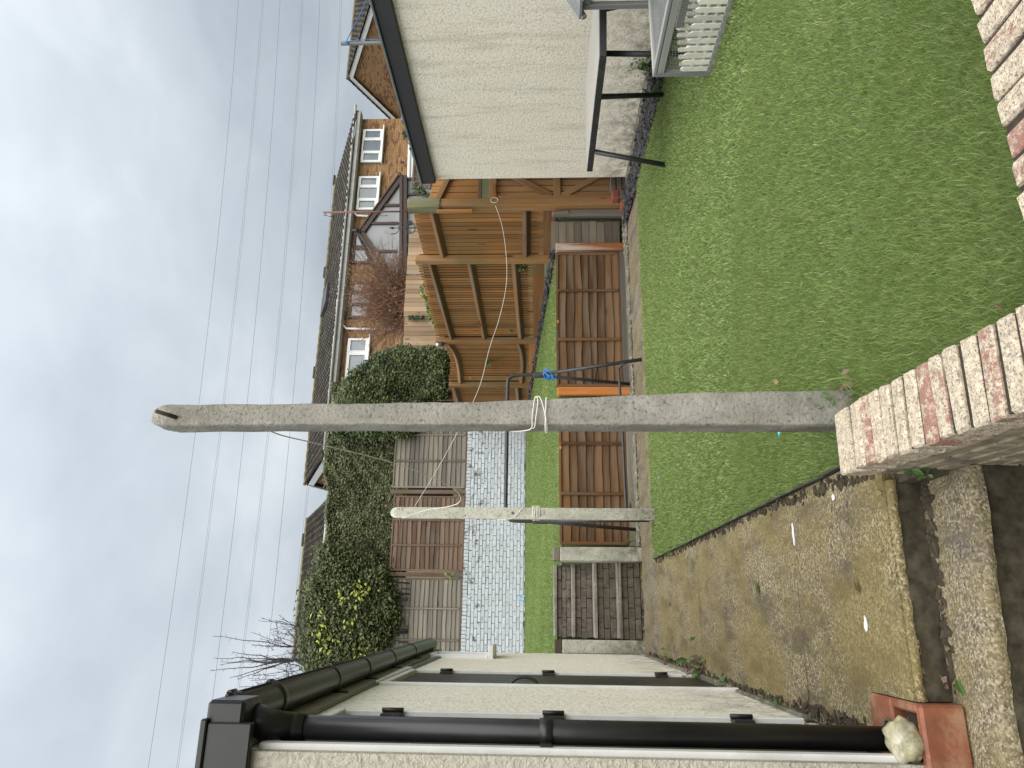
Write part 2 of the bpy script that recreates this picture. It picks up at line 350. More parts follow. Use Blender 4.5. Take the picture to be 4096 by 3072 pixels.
M['conc'] = concpost('rough_cast_concrete', (0.235, 0.225, 0.195), (0.375, 0.36, 0.32), 75, 0.6)
M['concwhite'] = concpost('pale_painted_concrete', (0.40, 0.40, 0.335), (0.57, 0.565, 0.49), 50, 0.45)
M['concstep'] = concpost('old_step_concrete', (0.20, 0.185, 0.155), (0.36, 0.335, 0.29), 60, 0.6)
M['steprise'] = concpost('dirty_brick_riser', (0.10, 0.085, 0.07), (0.24, 0.205, 0.17), 30, 0.75)

# painted brick of the far retaining wall
g = G('blue_grey_painted_brick', 0.7, spec=0.3); r = g.attr('rnd'); n = g.noise(g.pos, 24, 5, 0.6)
c = g.ramp(n, [(0.3, (0.40, 0.44, 0.475)), (0.7, (0.54, 0.585, 0.62))]); c = g.mix(g.math('MULTIPLY', r, 0.28), c, (0.40, 0.42, 0.42))
z = g.sepz(g.pos)
zn = g.math('DIVIDE', z, 3.0)
band = g.math('MULTIPLY', g.ramp(zn, [(0.72, 0.0), (0.84, 1.0)]), g.ramp(g.noise(g.pos, 6.0, 6, 0.7), [(0.55, 0.0), (0.63, 0.9)]))
c = g.mix(band, c, (0.075, 0.065, 0.05)); g.col(c); g.bump(n, 0.5, 0.008); M['pbrick'] = g.m
g = G('painted_mortar', 0.9, spec=0.2); zn = g.math('DIVIDE', g.sepz(g.pos), 3.0); n = g.noise(g.pos, 7, 6, 0.7)
c = g.mix(g.math('MULTIPLY', g.ramp(zn, [(0.60, 0.25), (0.80, 1.0)]), g.ramp(n, [(0.38, 0.2), (0.58, 1.0)])), (0.40, 0.44, 0.475), (0.07, 0.065, 0.055)); g.col(c); M['pmortar'] = g.m
# cream speckled coping bricks
g = G('flaking_cream_paint_brick', 0.85, spec=0.25); r = g.attr('rnd'); gc = g.attr('gc', True)
n = g.noise(gc, 190, 5, 0.7); n2 = g.noise(gc, 70, 8, 0.75, 0.3); n3 = g.noise(gc, 24, 8, 0.8)
c = g.ramp(g.noise(gc, 45, 5), [(0.3, (0.44, 0.37, 0.27)), (0.62, (0.62, 0.54, 0.415))])
c = g.mix(g.math('MULTIPLY', g.ramp(n2, [(0.48, 0.0), (0.60, 1.0)]), 0.66), c, (0.22, 0.175, 0.145))
c = g.mix(g.ramp(n, [(0.52, 0.0), (0.62, 0.85)]), c, (0.07, 0.058, 0.055))
rd = g.math('MULTIPLY', g.ramp(g.math('ADD', n3, g.math('MULTIPLY', g.math('POWER', r, 3.0), 0.20)), [(0.625, 0.0), (0.70, 1.0)]), 0.75)
c = g.mix(rd, c, (0.24, 0.088, 0.072)); g.col(c); g.bump(g.math('ADD', n2, n), 0.6, 0.004); M['coping'] = g.m
g = G('dirty_cream_brick_face', 0.9, spec=0.2); gc = g.attr('gc', True); n2 = g.noise(gc, 18, 7, 0.7)
c = g.ramp(n2, [(0.3, (0.12, 0.10, 0.075)), (0.65, (0.33, 0.28, 0.20))]); c = g.mix(g.ramp(g.noise(g.pos, 5, 7, 0.7), [(0.5, 0.0), (0.7, 0.8)]), c, (0.05, 0.045, 0.035)); g.col(c); g.bump(n2, 0.5, 0.004); M['wallface'] = g.m
M['mortar'] = flat('dark_mossy_mortar', (0.034, 0.027, 0.019), 0.95, 0, 0.4, 40, 0.5)
# house bricks / roof tiles
g = G('multi_stock_brick', 0.88, spec=0.2); r = g.attr('rnd'); n = g.noise(g.pos, 3, 4)
c = g.ramp(r, [(0.0, (0.28, 0.165, 0.078)), (0.35, (0.38, 0.235, 0.115)), (0.72, (0.33, 0.19, 0.09)), (0.80, (0.24, 0.115, 0.07)), (1.0, (0.17, 0.08, 0.055))], 'LINEAR')
c = g.mix(g.ramp(n, [(0.4, 0.0), (0.7, 0.35)]), c, (0.22, 0.15, 0.09)); g.col(c); M['hbrick'] = g.m
M['hmortar'] = flat('sandy_mortar', (0.20, 0.15, 0.095), 0.95, 0, 0.2, 10)
g = G('concrete_roof_tile', 0.9, spec=0.2); r = g.attr('rnd'); n = g.noise(g.pos, 1.2, 5)
c = g.ramp(r, [(0.0, (0.046, 0.042, 0.038)), (1.0, (0.098, 0.090, 0.080))]); c = g.mix(g.ramp(n, [(0.45, 0.0), (0.7, 0.4)]), c, (0.075, 0.065, 0.048)); g.col(c); M['tile'] = g.m
M['ridge'] = flat('lichen_ridge', (0.155, 0.135, 0.075), 0.9, 0, 0.4, 6)
M['lawnbase'] = flat('turf_backing', (0.085, 0.120, 0.042), 0.95, 0, 0.3, 8)
M['ground'] = flat('rough_ground', (0.075, 0.085, 0.04), 0.95, 0, 0.4, 1.5)
M['grass'] = leaf_mat('turf_blades', [(0.0, (0.165, 0.232, 0.066)), (0.45, (0.265, 0.35, 0.112)), (0.85, (0.37, 0.445, 0.185)), (1.0, (0.50, 0.49, 0.30))], 0.45, 0.35)
M['hedgeleaf'] = leaf_mat('privet_leaf', [(0.0, (0.088, 0.102, 0.056)), (0.55, (0.175, 0.198, 0.10)), (0.88, (0.29, 0.30, 0.155)), (1.0, (0.34, 0.32, 0.16))])
M['ivyleaf'] = leaf_mat('ivy_leaf', [(0.0, (0.050, 0.070, 0.036)), (0.6, (0.105, 0.135, 0.056)), (0.95, (0.22, 0.25, 0.09)), (1.0, (0.26, 0.31, 0.06))])
M['yellowleaf'] = leaf_mat('yellow_green_leaf', [(0.0, (0.055, 0.072, 0.032)), (0.6, (0.115, 0.140, 0.056)), (0.87, (0.17, 0.19, 0.075)), (1.0, (0.46, 0.50, 0.09))])
M['rustleaf'] = leaf_mat('rusty_bud_leaf', [(0.0, (0.20, 0.10, 0.055)), (0.6, (0.30, 0.17, 0.085)), (1.0, (0.36, 0.27, 0.11))])
M['weed'] = leaf_mat('weed_leaf', [(0.0, (0.05, 0.10, 0.03)), (0.7, (0.10, 0.18, 0.05)), (1.0, (0.24, 0.12, 0.12))])
M['deadleaf'] = leaf_mat('dead_leaf', [(0.0, (0.07, 0.06, 0.02)), (0.5, (0.16, 0.11, 0.05)), (1.0, (0.42, 0.30, 0.16))])
M['rock'] = flat('flint_rock', (0.30, 0.275, 0.17), 0.6, 0, 0.5, 28, 0.7, 0.4, (0.62, 0.60, 0.55), 0.7)

# ================================================================== SETTING
def hz(Y):                                        # height of the upper garden
    return 0.86+(Y-8.65)*0.0835
prof = [(-400, -0.45), (8.755, -0.45), (8.76, hz(8.76)-0.02), (15.9, hz(15.9)-0.02), (15.95, 2.75), (17, 2.85), (20, 3.6), (24, 4.0), (60, 4.2), (900, 4.0)]
mb = MB()
for xs_ in ((-600, -0.42), (0.57, 700)): mb.grid(np.array([[(x, y, z) for x in xs_] for y, z in prof]), smooth=False)
mb.grid(np.array([[(x, y, z) for x in (-0.42, 0.57)] for y, z in [(-400, -0.45), (9.395, -0.45), (9.40, hz(9.4)-0.02)]+prof[3:]]), smooth=False)
mb.obj('ground', M['ground'], kind='structure')

def slab(mb, x0, x1, y0, y1, z, nx=10, ny=10, amp=0.002, drop=0.05, jx=0.0):
    X = np.linspace(x0, x1, nx); Y = np.linspace(y0, y1, ny); P = np.zeros((ny, nx, 3))
    for j in range(ny):
        for i in range(nx):
            e = (j in (0, ny-1))
            P[j, i] = (X[i], Y[j]+(rng.normal(0, jx) if e else 0), z+rng.normal(0, amp))
    top = P.copy(); mb.grid(top, smooth=True)
    for edge in (P[0, ::-1], P[-1], P[:, 0], P[::-1, -1]):
        low = edge.copy(); low[:, 2] -= drop; mb.grid(np.array([low, edge]), smooth=False)

path = thing('path', (0, 5, 0), kind='structure')
for (x0, x1, y0, y1) in ((-0.235, 0.525, 2.372, 2.668), (-0.40, 0.525, 2.670, 3.28), (-0.40, 0.525, 3.288, 5.32), (-0.40, 0.525, 5.326, 7.24)):
    mb = MB(); slab(mb, x0, x1, y0, y1, 0.0, 12, 12, 0.0015, 0.04, 0.003 if y0 != 2.67 and y1 != 2.668 else 0); mb.obj('slab', M['path'], path)
mb = MB(); slab(mb, -0.40, 5.2, 7.262, 8.50, -0.006, 40, 6, 0.002, 0.04, 0.003); mb.obj('slab', M['path2'], path)
mb = MB(); mb.box((0.06, 4.85, -0.06), (0.94, 4.9, 0.06)); mb.obj('path_bed', M['soil'], path)
# worn rounded nosing of the top step, mossy risers with shade in their colour, tread, patio
def nosing(name, x0, x1, ys, prof, mat, parent, amp=0.004):
    n = 26; P = np.zeros((len(prof), n, 3)); X = np.linspace(x0, x1, n); wob = np.cumsum(rng.normal(0, 0.002, n)); wob -= np.linspace(0, wob[-1], n)
    for i, (dy, z) in enumerate(prof):
        for j in range(n):
            k = 0 if i == 0 else 1
            P[i, j] = (X[j], np.interp(X[j], [x0, x1], ys)+dy+k*(wob[j]+rng.normal(0, amp)), z+k*rng.normal(0, amp*0.4))
    mb = MB(); mb.grid(P[::-1]); return mb.obj(name, mat, parent)
steps = thing('patio_steps', (0, 2.2, -0.3), kind='structure')
nosing('nosing', -0.235, 0.43, (2.36, 2.34), [(0.04, -0.006), (0.02, -0.005), (0.006, -0.008), (0.0, -0.018), (0.002, -0.028)], M['path'], steps, 0.0025)
nosing('riser', -0.235, 0.43, (2.375, 2.355), [(0.0, -0.02), (-0.004, -0.06), (0.004, -0.13)], M['riser'], steps)
nosing('nosing', -0.42, 0.43, (2.165, 2.10), [(0.26, -0.116), (0.10, -0.117), (0.03, -0.12), (0.008, -0.128), (0.0, -0.145), (0.0, -0.16)], M['path2'], steps, 0.003)
nosing('riser', -0.42, 0.43, (2.175, 2.11), [(0.0, -0.15), (-0.004, -0.22), (0.0, -0.32)], M['riser'], steps)
mb = MB(); slab(mb, -0.42, 3.3, -0.8, 2.16, -0.30, 24, 20, 0.004, 0.05); mb.obj('patio', M['patio'], kind='structure')
mb = MB(); mb.box((0.06, 2.62, -0.3), (0.94, 0.46, 0.3)); mb.box((0.0, 2.29, -0.27), (0.82, 0.2, 0.24)); mb.box((0.50, 2.30, -0.12), (0.16, 0.22, 0.16)); mb.obj('step_core', M['riser'], steps)

# ---- lawns
LAWN = np.array([(0.54, 7.27), (2.5, 7.235), (4.74, 7.2), (4.72, 6.6), (4.60, 5.5), (4.55, 4.9), (4.5, 1.28), (0.66, 1.28), (0.66, 2.30), (0.54, 2.42)])
def inpoly(P, poly):
    x, y = P[:, 0], P[:, 1]; c = np.zeros(len(P), bool); n = len(poly); j = n-1
    for i in range(n):
        xi, yi = poly[i]; xj, yj = poly[j]
        c ^= ((yi > y) != (yj > y)) & (x < (xj-xi)*(y-yi)/(yj-yi+1e-12)+xi); j = i
    return c
mb = MB(); mb.add([(x, y, 0.004) for x, y in LAWN], [list(range(len(LAWN)))[::-1]]); mb.obj('lawn_base', M['lawnbase'], kind='structure')
mb = MB(); mb.box((2.935, 4.86, -0.06), (4.80, 4.88, 0.10)); mb.box((2.99, 1.86, -0.06), (4.68, 1.12, 0.10)); mb.obj('lawn_bed', M['soil'], kind='structure')
U0, U1 = 8.76, 15.72
mb = MB(); mb.grid(np.array([[(x, y, hz(y)) for x in (0.57, 2, 3.4, 5.3-0.16*(y-8.7)-0.05)] for y in np.linspace(U0, U1, 12)])); mb.grid(np.array([[(x, y, hz(y)) for x in (-1.2, 0.57)] for y in np.linspace(9.40, U1, 10)])); mb.obj('upper_lawn', M['lawnbase'], kind='structure')

def blades(P, Z, h, wd, lean, drift=(0.0, 0.0)):
    n = len(P); a = rng.uniform(0, 2*np.pi, n); d = rng.uniform(0, 2*np.pi, n); l = lean*rng.uniform(0.25, 1.0, n)*h
    cx, cy = np.cos(a), np.sin(a); dx, dy = np.cos(d)*l+drift[0]*h, np.sin(d)*l+drift[1]*h
    B = np.stack([P[:, 0], P[:, 1], Z], 1); wv = np.stack([cx, cy, np.zeros(n)], 1)*wd[:, None]/2
    mid = B+np.stack([dx*0.35, dy*0.35, h*0.62], 1); tip = B+np.stack([dx, dy, h], 1)
    V = np.stack([B-wv, B+wv, mid+wv*0.8, mid-wv*0.8, tip], 1).reshape(-1, 3)
    o = (np.arange(n)*5)[:, None]; T = np.concatenate([o+[0, 1, 2], o+[0, 2, 3], o+[3, 2, 4]], 1).reshape(-1, 3); return V, T
def scatter(poly, dens):
    lo = poly.min(0); hi = poly.max(0); k = int(dens*np.prod(hi-lo)); P = lo+rng.random((k, 2))*(hi-lo); return P[inpoly(P, poly)]
Vs, Ts, Rs, o = [], [], [], 0
def smooth_noise(P, sc, seed):
    r = np.random.default_rng(seed); t = 0
    for k in range(7):
        a = r.uniform(0, 6.28); f = sc*r.uniform(0.5, 1.8); t = t+np.sin(P[:, 0]*f*np.cos(a)+P[:, 1]*f*np.sin(a)+r.uniform(0, 6.28))
    return t/7
for lo_, hi_, dens, hh, ww in ((0, 2.6, 30000, 0.033, 0.0021), (2.6, 4.2, 14500, 0.029, 0.0036), (4.2, 9.5, 6500, 0.026, 0.0066)):
    P = scatter(LAWN, dens); dist = np.hypot(P[:, 0], P[:, 1]); P = P[(dist >= lo_) & (dist < hi_)]
    ang = np.degrees(np.arctan2(P[:, 0], P[:, 1])); P = P[(ang < 60)]
    sn = smooth_noise(P, 7, 3); sn2 = smooth_noise(P, 30, 5)
    h = hh*(1+0.15*sn+0.12*sn2)*rng.uniform(0.65, 1.25, len(P)); V, T = blades(P, np.full(len(P), 0.004), h, np.full(len(P), ww)*rng.uniform(0.7, 1.3, len(P)), 0.75 if lo_ < 4 else 1.3, (-0.05, -0.15))
    r = np.clip(0.42+0.10*sn+0.06*sn2+rng.normal(0, 0.15, len(P)), 0, 0.93); r[rng.random(len(P)) < 0.012] = 1.0
    Vs.append(V); Ts.append(T+o); Rs.append(np.repeat(r, 5)); o += len(V)
npmesh('lawn_grass', np.concatenate(Vs), np.concatenate(Ts), M['grass'], rnd=np.concatenate(Rs), kind='stuff', label='bright green artificial grass of the lower lawn between path and shed', cat='grass')
UP_ = np.array([(-1.1, 9.42), (0.58, 9.42), (0.58, 8.77), (5.1, 8.77), (4.05, 15.7), (-1.1, 15.7)]); P = scatter(UP_, 2600); Zu = hz(P[:, 1])
sn = smooth_noise(P, 4, 11); V, T = blades(P, Zu, 0.024*rng.uniform(0.6, 1.3, len(P)), np.full(len(P), 0.010), 0.9, (0, -0.1))
npmesh('upper_lawn_grass', V, T, M['grass'], rnd=np.repeat(np.clip(0.38+0.2*sn+rng.normal(0, 0.15, len(P)), 0, 0.95), 5), kind='stuff', label='green artificial grass of the raised lawn below the painted brick wall', cat='grass')

# black edging along the lawn
mb = MB(); n = 34; ys = np.linspace(2.35, 7.26, n)
for i in range(n-1): mb.beam((0.531+rng.normal(0, 0.002), ys[i], 0.006), (0.531+rng.normal(0, 0.002), ys[i+1], 0.006), 0.006, 0.034, (0, 0, 1), 0.0)
mb.obj('lawn_edging', M['fascia'], label='thin black edging strip between concrete path and lawn', cat='edging')

# loose slate chips
def shards(name, poly, n, zf, size, mat, label, cat):
    mb = MB(); lo = poly.min(0); hi = poly.max(0); P = lo+rng.random((n*3, 2))*(hi-lo); P = P[inpoly(P, poly)][:n]
    for p in P:
        s = size*rng.uniform(0.5, 1.4); a = rng.uniform(0, 6.28); R = Matrix.Rotation(a, 3, 'Z') @ Matrix.Rotation(rng.normal(0, 0.4), 3, 'X') @ Matrix.Rotation(rng.normal(0, 0.4), 3, 'Y')
        ax = [np.array(R.col[i]) for i in range(3)]
        mb.box((p[0], p[1], zf(p[1])+rng.uniform(0, 0.022)), (s, s*rng.uniform(0.4, 0.8), s*0.16), ax, 0, warp=s*0.07)
    return mb.obj(name, mat, kind='stuff', label=label, cat=cat)
CH1 = np.array([(4.55, 4.6), (5.25, 4.6), (5.25, 8.2), (4.9, 8.45), (4.74, 7.22), (4.60, 5.5)])
mb = MB(); mb.add([(x, y, 0.002) for x, y in CH1], [list(range(len(CH1)))]); mb.obj('border_soil', M['soil'], kind='structure')
shards('slate_chips', CH1, 2600, lambda y: 0.008, 0.055, M['slate'], 'dark purple slate chips along the foot of the shed wall', 'slate chips')
CH2 = np.array([(5.33, 8.79), (4.36, 14.9), (4.14, 14.9), (4.58, 12.2), (4.74, 10.2), (4.92, 8.79)])
mb = MB(); mb.add([(x, y, hz(y)+0.003) for x, y in CH2], [list(range(len(CH2)))]); mb.obj('bed_soil', M['soil'], kind='structure')
shards('bark_chips', CH2, 2200, lambda y: hz(y)+0.01, 0.075, M['slate'], 'dark bark and slate chips under the orange slatted fence', 'bark chips')
GR = np.array([(4.5, 8.25), (5.3, 8.25), (5.3, 8.62), (4.6, 8.62)])
shards('gravel', GR, 900, lambda y: 0.0, 0.022, M['gravel'], 'grey grit strewn in front of the grey board screen', 'gravel')

def crumbs(name, pts, n, spread, size, z, mat, label):
    mb = MB(); pts = [V3(*p) for p in pts]
    for _ in range(n):
        i = rng.integers(0, len(pts)-1); q = pts[i]+(pts[i+1]-pts[i])*rng.random(); s_ = size*rng.uniform(0.4, 1.6); R_ = Matrix.Rotation(rng.uniform(0, 6.28), 3, 'Z') @ Matrix.Rotation(rng.normal(0, 0.5), 3, 'X'); ax = [np.array(R_.col[k]) for k in range(3)]
        mb.box((q[0]+rng.normal(0, spread), q[1]+rng.normal(0, spread), z+s_*0.12), (s_, s_*rng.uniform(0.35, 0.9), s_*0.3), ax, 0, warp=s_*0.08)
    mb.obj(name, mat, kind='stuff', label=label, cat='debris')
crumbs('edge_debris', [(0.512, 7.2, 0), (0.515, 5, 0), (0.515, 3.4, 0), (0.47, 2.42, 0)], 420, 0.012, 0.018, 0.0, M['soil'], 'dark crumbs of soil and leaf along the lawn edge of the path')
crumbs('wall_debris', [(-0.375, 7.9, 0), (-0.375, 5.6, 0), (-0.372, 3.4, 0), (-0.36, 2.75, 0)], 420, 0.012, 0.020, 0.0, M['soil'], 'dark crumbs and moss along the foot of the outhouse wall')
crumbs('step_debris', [(0.40, 2.34, 0), (0.36, 2.33, 0), (0.1, 2.35, 0), (-0.2, 2.36, 0)], 160, 0.012, 0.020, -0.118, M['soil'], 'dark moss and dirt in the joint of the top step')
crumbs('kerb_debris', [(4.6, 8.28, 0), (2.7, 8.28, 0), (0.8, 8.30, 0), (-0.2, 8.28, 0)], 420, 0.02, 0.018, -0.004, M['soil'], 'bits of dirt along the kerb below the lap fence')

# ================================================================== OUTHOUSE (left)
oh = thing('outhouse', (-0.9, 5, 0), 'cream rendered outhouse with two black plank doors and black gutter', 'outhouse')
X0 = -0.40; mb = MB()
def wbox(y0, y1, z0, z1, x1=X0): mb.box((x1-0.12, (y0+y1)/2, (z0+z1)/2), (0.24, y1-y0, z1-z0))
wbox(3.28, 4.40, -0.1, 2.06); wbox(5.54, 8.20, -0.1, 2.20)
mb.box((-0.52, 2.82, 2.02), (0.24, 0.92, 0.08)); mb.box((-0.52, 4.97, 2.10), (0.24, 1.14, 0.07)); mb.box((-1.8, 8.1, 1.05), (2.5, 0.2, 2.3))
mb.obj('wall', M['white_render'], oh)
mb = MB(); mb.box((-1.7, 2.35, 0.85), (2.60, 0.036, 2.42)); mb.obj('end_wall', M['end_render'], oh, label='stained end wall by the drain, greyed by shade painted into its colour')
mb = MB(); mb.box((-0.40, 3.83, 0.0), (0.03, 1.12, 0.07), bevel=0.012); mb.box((-0.40, 6.9, 0.01), (0.035, 2.66, 0.09), bevel=0.015); mb.box((-0.41, 5.0, 0.0), (0.06, 1.1, 0.05), bevel=0.01); mb.obj('wall_foot', M['concstep'], oh)
mb = MB(); mb.box((-0.58, 2.82, 1.0), (0.04, 0.9, 1.96)); mb.obj('door_lining', M['darkwood'], oh); mb = MB(); mb.box((-0.58, 4.97, 1.0), (0.04, 1.1, 2.1)); mb.obj('door_lining', M['darkwood'], oh)
def door(y0, y1, z0, z1, nb, hinges, handle):
    f = MB(); xf = X0+0.012
    f.box((xf-0.04, y0+0.022, (z0+z1)/2), (0.09, 0.045, z1-z0), bevel=0.004); f.box((xf-0.045, y1-0.014, (z0+z1)/2), (0.08, 0.028, z1-z0), bevel=0.004)
    f.box((xf-0.041, (y0+y1)/2, z1-0.022), (0.088, y1-y0-0.09, 0.044), bevel=0.004)
    fr = f.obj('door_frame', M['whitepaint'], oh)
    d = MB(); d.box((X0-0.040, (y0+y1)/2, (z0+z1)/2), (0.012, y1-y0-0.1, z1-z0-0.06)); dr = d.obj('door', M['blackpaint'], oh)
    a = y0+0.05; w = (y1-y0-0.10)/nb
    for i in range(nb):
        p = MB(); p.box((X0-0.022, a+(i+0.5)*w, (z0+z1-0.05)/2+0.01), (0.024, w-0.004, z1-z0-0.075), bevel=0.005); p.obj('plank', M['blackpaint'], dr)
    for hzz in hinges:
        p = MB(); p.box((X0-0.004, y1-0.05, hzz), (0.016, 0.085, 0.085), bevel=0.004); p.tube([(X0+0.012, y1-0.04, hzz-0.045), (X0+0.012, y1-0.04, hzz+0.045)], 0.009); p.obj('hinge', M['blackpaint'], dr)
    if handle:
        p = MB(); t = np.linspace(0, math.pi, 12); p.tube([(X0-0.012+0.058*math.sin(q), y0+0.13, handle+0.085*math.cos(q)) for q in t], 0.009); 
        p.box((X0-0.008, y0+0.13, handle+0.095), (0.008, 0.03, 0.045), bevel=0.003); p.box((X0-0.008, y0+0.13, handle-0.095), (0.008, 0.03, 0.045), bevel=0.003); p.obj('handle', M['metal'], dr)
door(4.41, 5.53, 0.0, 2.06, 6, (1.80, 1.07, 0.27), 1.22)
door(2.37, 3.275, 0.04, 1.98, 5, (1.74, 1.07, 0.30), 0)
mb = MB(); mb.box((-0.385, 4.97, 2.085), (0.02, 1.16, 0.05), bevel=0.003); mb.obj('lintel_board', M['whitepaint'], oh)
# small high window near the far end
f = MB(); yA, yB, zA, zB = 7.12, 7.58, 1.62, 2.16
for (c, s) in (((X0+0.01, yA, (zA+zB)/2), (0.05, 0.04, zB-zA)), ((X0+0.01, yB, (zA+zB)/2), (0.05, 0.04, zB-zA)), ((X0+0.01, (yA+yB)/2, zB), (0.05, yB-yA-0.04, 0.04))): f.box(c, s, bevel=0.004)
wf = f.obj('window', M['upvc'], oh); p = MB(); p.box((X0+0.004, (yA+yB)/2, (zA+zB)/2), (0.012, yB-yA-0.04, zB-zA-0.02)); p.obj('pane', M['glass2'], wf)
p = MB(); p.box((X0+0.045, (yA+yB)/2, zA-0.03), (0.14, yB-yA+0.08, 0.045), bevel=0.005); p.obj('sill', M['whitepaint'], wf)
# eaves, roof slab, gutter
zg0, zg1 = 2.045, 2.225
def gz(y): return zg0+(y-2.5)/(8.12-2.5)*(zg1-zg0)
mb = MB(); mb.beam((-0.385, 2.345, gz(2.345)+0.03), (-0.385, 8.18, gz(8.18)+0.03), 0.13, 0.022, (1, 0, 0), 0.003); mb.obj('fascia_board', M['beige'], oh)
mb = MB(); mb.box((-1.75, 5.26, 2.085), (2.73, 5.82, 0.05)); mb.obj('roof', M['lead'], oh)
def arc_profile(y, z, r, n=14, x=-0.318):
    return [(x+r*math.cos(t), y, z+r*math.sin(t)) for t in np.linspace(math.pi, 2*math.pi, n)]
mb = MB(); ys = np.linspace(2.42, 8.12, 3); P = np.array([arc_profile(y, gz(y)+0.075, 0.060) for y in ys]); mb.grid(P)
P2 = np.array([arc_profile(y, gz(y)+0.075, 0.056) for y in ys]); mb.grid(P2[::-1])
mb.tube([(-0.258, y, gz(y)+0.075) for y in ys], 0.006, 8); mb.tube([(-0.378, y, gz(y)+0.075) for y in ys], 0.004, 6)
gut = mb.obj('gutter', M['black'], oh)
for py, wd in ((2752, 0.05), (2680, 0.03), (2640, 0.05), (2607, 0.03), (2580, 0.03), (2800, 0.05)):
    a = ray(1500, py); y = -0.27*a[1]/a[0]; y = min(y, 8.1)
    p = MB()
    for dy in (-wd/2, wd/2): 
        pass
    P = np.array([[(-0.318+r*math.cos(t), y+dy, gz(y)+0.078+r*math.sin(t)) for t in np.linspace(math.pi*1.0, math.pi*2.06, 14)] for dy, r in ((-wd/2, 0.060), (-wd/2, 0.0665), (wd/2, 0.0665), (wd/2, 0.060))]); p.grid(P)
    p.box((-0.375, y, gz(y)+0.03), (0.018, wd, 0.12), bevel=0.003); p.tube([(-0.254, y-wd/2, gz(y)+0.083), (-0.254, y+wd/2, gz(y)+0.083)], 0.009, 8); p.obj('bracket', M['black'], gut)
p = MB(); p.box((-0.322, 2.385, gz(2.4)+0.03), (0.125, 0.15, 0.115), bevel=0.010); p.tube([(-0.325, 2.42, gz(2.4)), (-0.345, 2.455, gz(2.4)-0.06), (-0.352, 2.47, gz(2.4)-0.13)], [0.055, 0.046, 0.041], 20); p.obj('outlet', M['black'], gut)
mb = MB(); mb.box((-1.65, 2.315, 2.05), (2.66, 0.03, 0.135), bevel=0.004); mb.box((-1.65, 2.325, 2.125), (2.68, 0.07, 0.02), bevel=0.004); mb.obj('end_fascia', M['black'], oh)
mb = MB(); mb.tube([(-0.352, 2.47, 1.93), (-0.352, 2.47, 0.02)], 0.036, 24); mb.tube([(-0.352, 2.47, 1.985), (-0.352, 2.47, 1.87)], 0.0405, 24); dp = mb.obj('downpipe', M['black'], oh)
p = MB(); p.tube([(-0.352, 2.47, 1.085), (-0.352, 2.47, 1.125)], 0.0405, 24); p.box((-0.39, 2.445, 1.105), (0.03, 0.11, 0.04), bevel=0.004); p.obj('pipe_clip', M['black'], dp)

# terracotta gully with grate, and the stone on it
gl = thing('drain_gully', (-0.33, 2.5, -0.12), 'square terracotta drain gully with cast grate at the pipe foot', 'drain')
mb = MB(); xa, xb, ya, yb = -0.42, -0.238, 2.315, 2.665
mb.box(((xa+xb)/2, 2.585, -0.05), (xb-xa, 0.16, 0.13), bevel=0.008)
mb.box(((xa+xb)/2, 2.332, -0.05), (xb-xa, 0.034, 0.13), bevel=0.008); mb.box((xa+0.012, 2.425, -0.05), (0.024, 0.16, 0.13), bevel=0.006); mb.box((xb-0.014, 2.425, -0.05), (0.028, 0.16, 0.128), bevel=0.006)
mb.obj('gully_surround', M['terracotta'], gl)
mb = MB(); t = np.linspace(0, 2*math.pi, 20); mb.tube([(-0.352+0.048*math.cos(q), 2.50+0.03+0.044*math.sin(q), 0.017) for q in t], 0.006, 6, cap=False); mb.obj('pipe_socket', M['concstep'], gl)
mb = MB()
for k in range(7): mb.box((-0.385+k*0.020, 2.425, -0.035), (0.008, 0.15, 0.012), bevel=0.002)
mb.box((-0.33, 2.355, -0.035), (0.15, 0.012, 0.012)); mb.box((-0.33, 2.495, -0.035), (0.15, 0.012, 0.012)); mb.obj('grate', M['darkwood'], gl)
mb = MB(); mb.box((-0.33, 2.43, -0.08), (0.17, 0.17, 0.01)); mb.obj('gully_floor', M['riser'], gl)

def rock(name, c, size, mat, label, cat, seed, sub=3, group=None):
    r = np.random.default_rng(seed); mb = MB(); n, mm = 22, 30; P = np.zeros((n, mm+1, 3)); ks = r.normal(0, 1, (6, 3)); ph = r.uniform(0, 6.28, 6)
    for i in range(n):
        for j in range(mm+1):
            a = math.pi*i/(n-1); b = 2*math.pi*(j % mm)/mm; d = V3(math.sin(a)*math.cos(b), math.sin(a)*math.sin(b), math.cos(a))
            f = 1+0.10*sum(math.sin(2.2*np.dot(ks[k], d)+ph[k]) for k in range(6))/1.6+0.035*sum(math.sin(7*np.dot(ks[k], d)+ph[k]*2) for k in range(6)); P[i, j] = V3(*c)+d*f*V3(*size)/2
    mb.grid(P); return mb.obj(name, mat, label=label, cat=cat, group=group)
rock('rock', (-0.35, 2.372, 0.045), (0.13, 0.11, 0.095), M['rock'], 'knobbly yellow and white flint resting on the terracotta gully', 'stone', 5)

# ================================================================== SHED (right)
sh = thing('shed', (6.9, 5.4, 0), 'cream rendered flat roofed shed with deep black fascia', 'shed')
mb = MB(); mb.box((6.9, 5.0, 1.28), (3.0, 6.0, 2.50)); mb.obj('wall', M['shed_render'], sh)
mb = MB(); mb.box((6.9, 5.0, 2.585), (3.10, 6.06, 0.17), bevel=0.006); mb.obj('fascia', M['fascia'], sh)
mb = MB(); mb.box((6.9, 5.0, 2.685), (3.14, 6.10, 0.022), bevel=0.004); mb.obj('roof', M['lead'], sh)
mb = MB(); mb.box((6.85, 5.0, 0.0), (3.26, 6.12, 0.055), bevel=0.01, warp=0.002); mb.obj('plinth', M['concstep'], sh)

